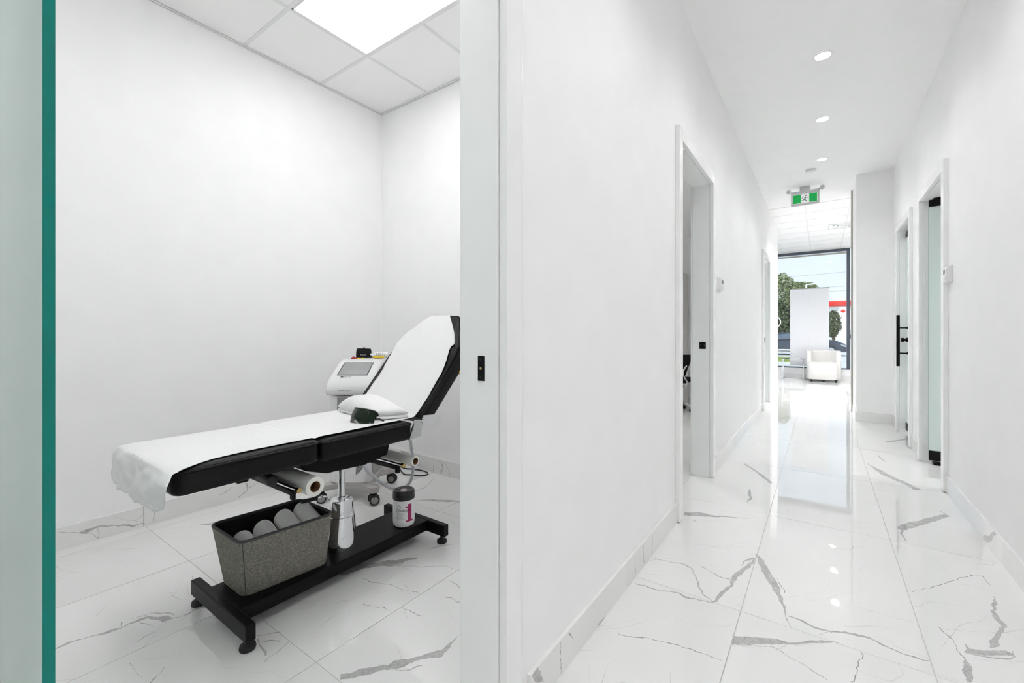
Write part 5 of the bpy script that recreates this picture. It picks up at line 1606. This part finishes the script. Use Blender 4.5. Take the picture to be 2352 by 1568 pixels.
def foliage(mb, c, rad, n, size, seed):
    rnd = random.Random(seed)
    for _ in range(n):
        while True:
            p = Vector((rnd.uniform(-1, 1), rnd.uniform(-1, 1), rnd.uniform(-1, 1)))
            if .25 < p.length < 1: break
        p = p.normalized() * (p.length ** .5) * (1 + .22 * noise.noise(p * 2.3 + Vector((seed, 0, 0))))
        q = Vector((c[0] + p.x * rad[0], c[1] + p.y * rad[1], c[2] + p.z * rad[2]))
        a = Vector((rnd.uniform(-1, 1), rnd.uniform(-1, 1), rnd.uniform(-.4, 1))).normalized()
        u = a.orthogonal().normalized(); w = a.cross(u); s = size * rnd.uniform(.6, 1.3)
        mb.add([q - u * s, q + w * s * .5, q + u * s, q - w * s * .5], [(0, 1, 2, 3)])
    return mb


def tree(name, label, x, y, z0, lumps, m, seed, group='trees across the street', cat='tree'):
    r = root(name, (x, y, z0), None, label, cat, group)
    b = MB()
    for k, (c, rad, n) in enumerate(lumps): foliage(b, c, rad, int(n * 2.2), .075, seed + k)
    b.build('crown', m, r, auto=False, kind='stuff')
    top = min(c[2] for c, _, _ in lumps)
    t = MB().tube([(x, y, z0), (x + .05, y, (z0 + top) / 2), (x, y, top + .3)], [.17, .13, .09], 10)
    for k in range(4):
        a = k * 1.7
        t.tube([(x, y, top - .2), (x + .7 * cos(a), y + .7 * sin(a), top + .7)], [.06, .03], 6)
    t.build('trunk', 'bark', r, smooth=True)


tree('leafy_tree', 'light green leafy tree at the window edge across the street', -2.75, 40.6, GZ, [((-2.75, 40.6, 4.5), (1.15, 1.0, 1.40), 2600), ((-3.1, 40.5, 3.0), (1.3, 1.0, 1.0), 1500)], 'leaf_light', 11)
tree('leafy_tree', 'broad light green tree rising above the white posters', -1.3, 43.6, GZ, [((-1.35, 43.6, 4.5), (1.2, 1.0, 1.0), 2100), ((-.8, 43.8, 4.25), (.85, .8, .85), 1000)], 'leaf_light', 21)
tree('dark_tree', 'dark green tree between the posters and the petrol station pillar', 1.0, 56.0, GZ, [((.95, 56, 2.2), (.72, .8, 1.45), 2000)], 'leaf_dark', 31)
hd_ = root('hedge', (-2.4, 37.6, GZ), None, 'tall dark green hedge behind the parked car', 'hedge')
b = MB()
for k, (c, rad, n) in enumerate((((-2.5, 37.6, 2.5), (.9, .5, 1.2), 1800), ((-1.7, 37.7, 2.1), (.9, .5, 1.3), 1800), ((-3.4, 37.6, 2.2), (.9, .5, 1.4), 1300), ((-2.3, 37.5, 1.1), (1.6, .5, 1.1), 2000))): foliage(b, c, rad, int(n * 2.2), .08, 50 + k)
b.build('leaves', 'leaf_dark', hd_, auto=False, kind='stuff')
MB().box(-3.9, -.9, 37.5, 37.8, GZ, 1.2).build('stems', 'bark', hd_)

# petrol station canopy and sign pillar
gs_ = root('station_canopy', (6.5, 64, GZ), None, 'red and white petrol station canopy across the street', 'canopy')
MB().box(.4, 14, 62.5, 72, 4.35, 4.95).build('fascia', 'red_fascia', gs_, bevel=.12, seg=3)
MB().box(.6, 13.8, 62.8, 71.8, 4.22, 4.36).build('soffit', 'station_white', gs_)
for x in (4.4, 11.0): MB().box(x, x + .5, 66, 66.5, GZ, 4.25).build('column', 'station_white', gs_)
sp = root('sign_pillar', (2.0, 62.0, GZ), None, 'white petrol station pillar with a red leaf emblem', 'sign pillar')
MB().box(1.68, 2.32, 61.9, 62.2, GZ, 4.2).build('post', 'station_white', sp, bevel=.02)
lf = [(0, .30), (.07, .18), (.13, .20), (.11, .05), (.20, .12), (.22, .06), (.32, .05), (.27, -.03), (.30, -.07), (.12, -.17), (.14, -.23), (.02, -.20), (.015, -.34), (-.015, -.34), (-.02, -.20), (-.14, -.23), (-.12, -.17), (-.30, -.07), (-.27, -.03), (-.32, .05), (-.22, .06), (-.20, .12), (-.11, .05), (-.13, .20), (-.07, .18)]
MB().prism([(2.0 + a * .75, 3.72 + c * .75) for a, c in lf], lambda a, c, h: (a, 61.885 + h, c), .012).build('leaf_emblem', 'red_fascia', sp)
MB().box(1.80, 2.2, 61.885, 61.9, 2.55, 2.75).build('panel', 'window_film', sp)
fp = root('fuel_pump', (2.75, 63.5, GZ), None, 'fuel pump standing under the station canopy edge', 'fuel pump')
MB().box(2.55, 2.95, 63.4, 63.8, GZ, 1.6).build('body', 'station_white', fp, bevel=.03); MB().box(2.6, 2.9, 63.385, 63.41, .6, 1.1).build('display', 'dark_frame', fp)
# street lamp and wires
slp = root('street_lamp', (-.86, 36.4, GZ), None, 'white street lamp whose arm shows above the posters', 'street lamp')
MB().cyl((-.86, 36.4, GZ), (-.86, 36.4, 4.56), .06, .05).build('pole', 'station_white', slp, smooth=True)
MB().tube([(-.86, 36.4, 4.5), (-.80, 36.4, 4.56), (-.36, 36.4, 4.58)], .04, 8).build('arm', 'station_white', slp, smooth=True)
MB().prism([(-.62, 4.53), (-.30, 4.55), (-.30, 4.60), (-.40, 4.64), (-.62, 4.62)], lambda a, c, h: (a, 36.3 + h, c), .2).build('lamp_head', 'station_white', slp, bevel=.01)
for k, (z, dz, lab) in enumerate(((6.35, .50, 'highest thin power line crossing the sky'), (5.35, .10, 'lower thin power line crossing the sky'), (4.95, .12, 'lowest power line passing just above the red canopy'))):
    MB().tube([(-8 + i * 1.2, 48.46, z + dz * (i / 12) - .05 * sin(pi * i / 14)) for i in range(14)], .008, 6).build('power_line', 'dark_frame', None, smooth=True, label=lab, cat='power line', group='power lines')
for x, lab in ((-8.0, 'wooden utility pole hidden beyond the left edge of the shop window'), (7.6, 'wooden utility pole hidden beyond the dark window frame')):
    up = root('utility_pole', (x, 48.6, GZ), None, lab, 'utility pole', 'utility poles across the street')
    MB().cyl((x, 48.6, GZ), (x, 48.6, 7.4), .13, .10).build('pole', 'bark', up, smooth=True)
    for z in (6.35 if x < 0 else 6.85, 5.35 if x < 0 else 5.45, 4.95 if x < 0 else 5.07): MB().box(x - .12, x + .12, 48.44, 48.56, z - .03, z + .10).build('insulator', 'station_white', up)
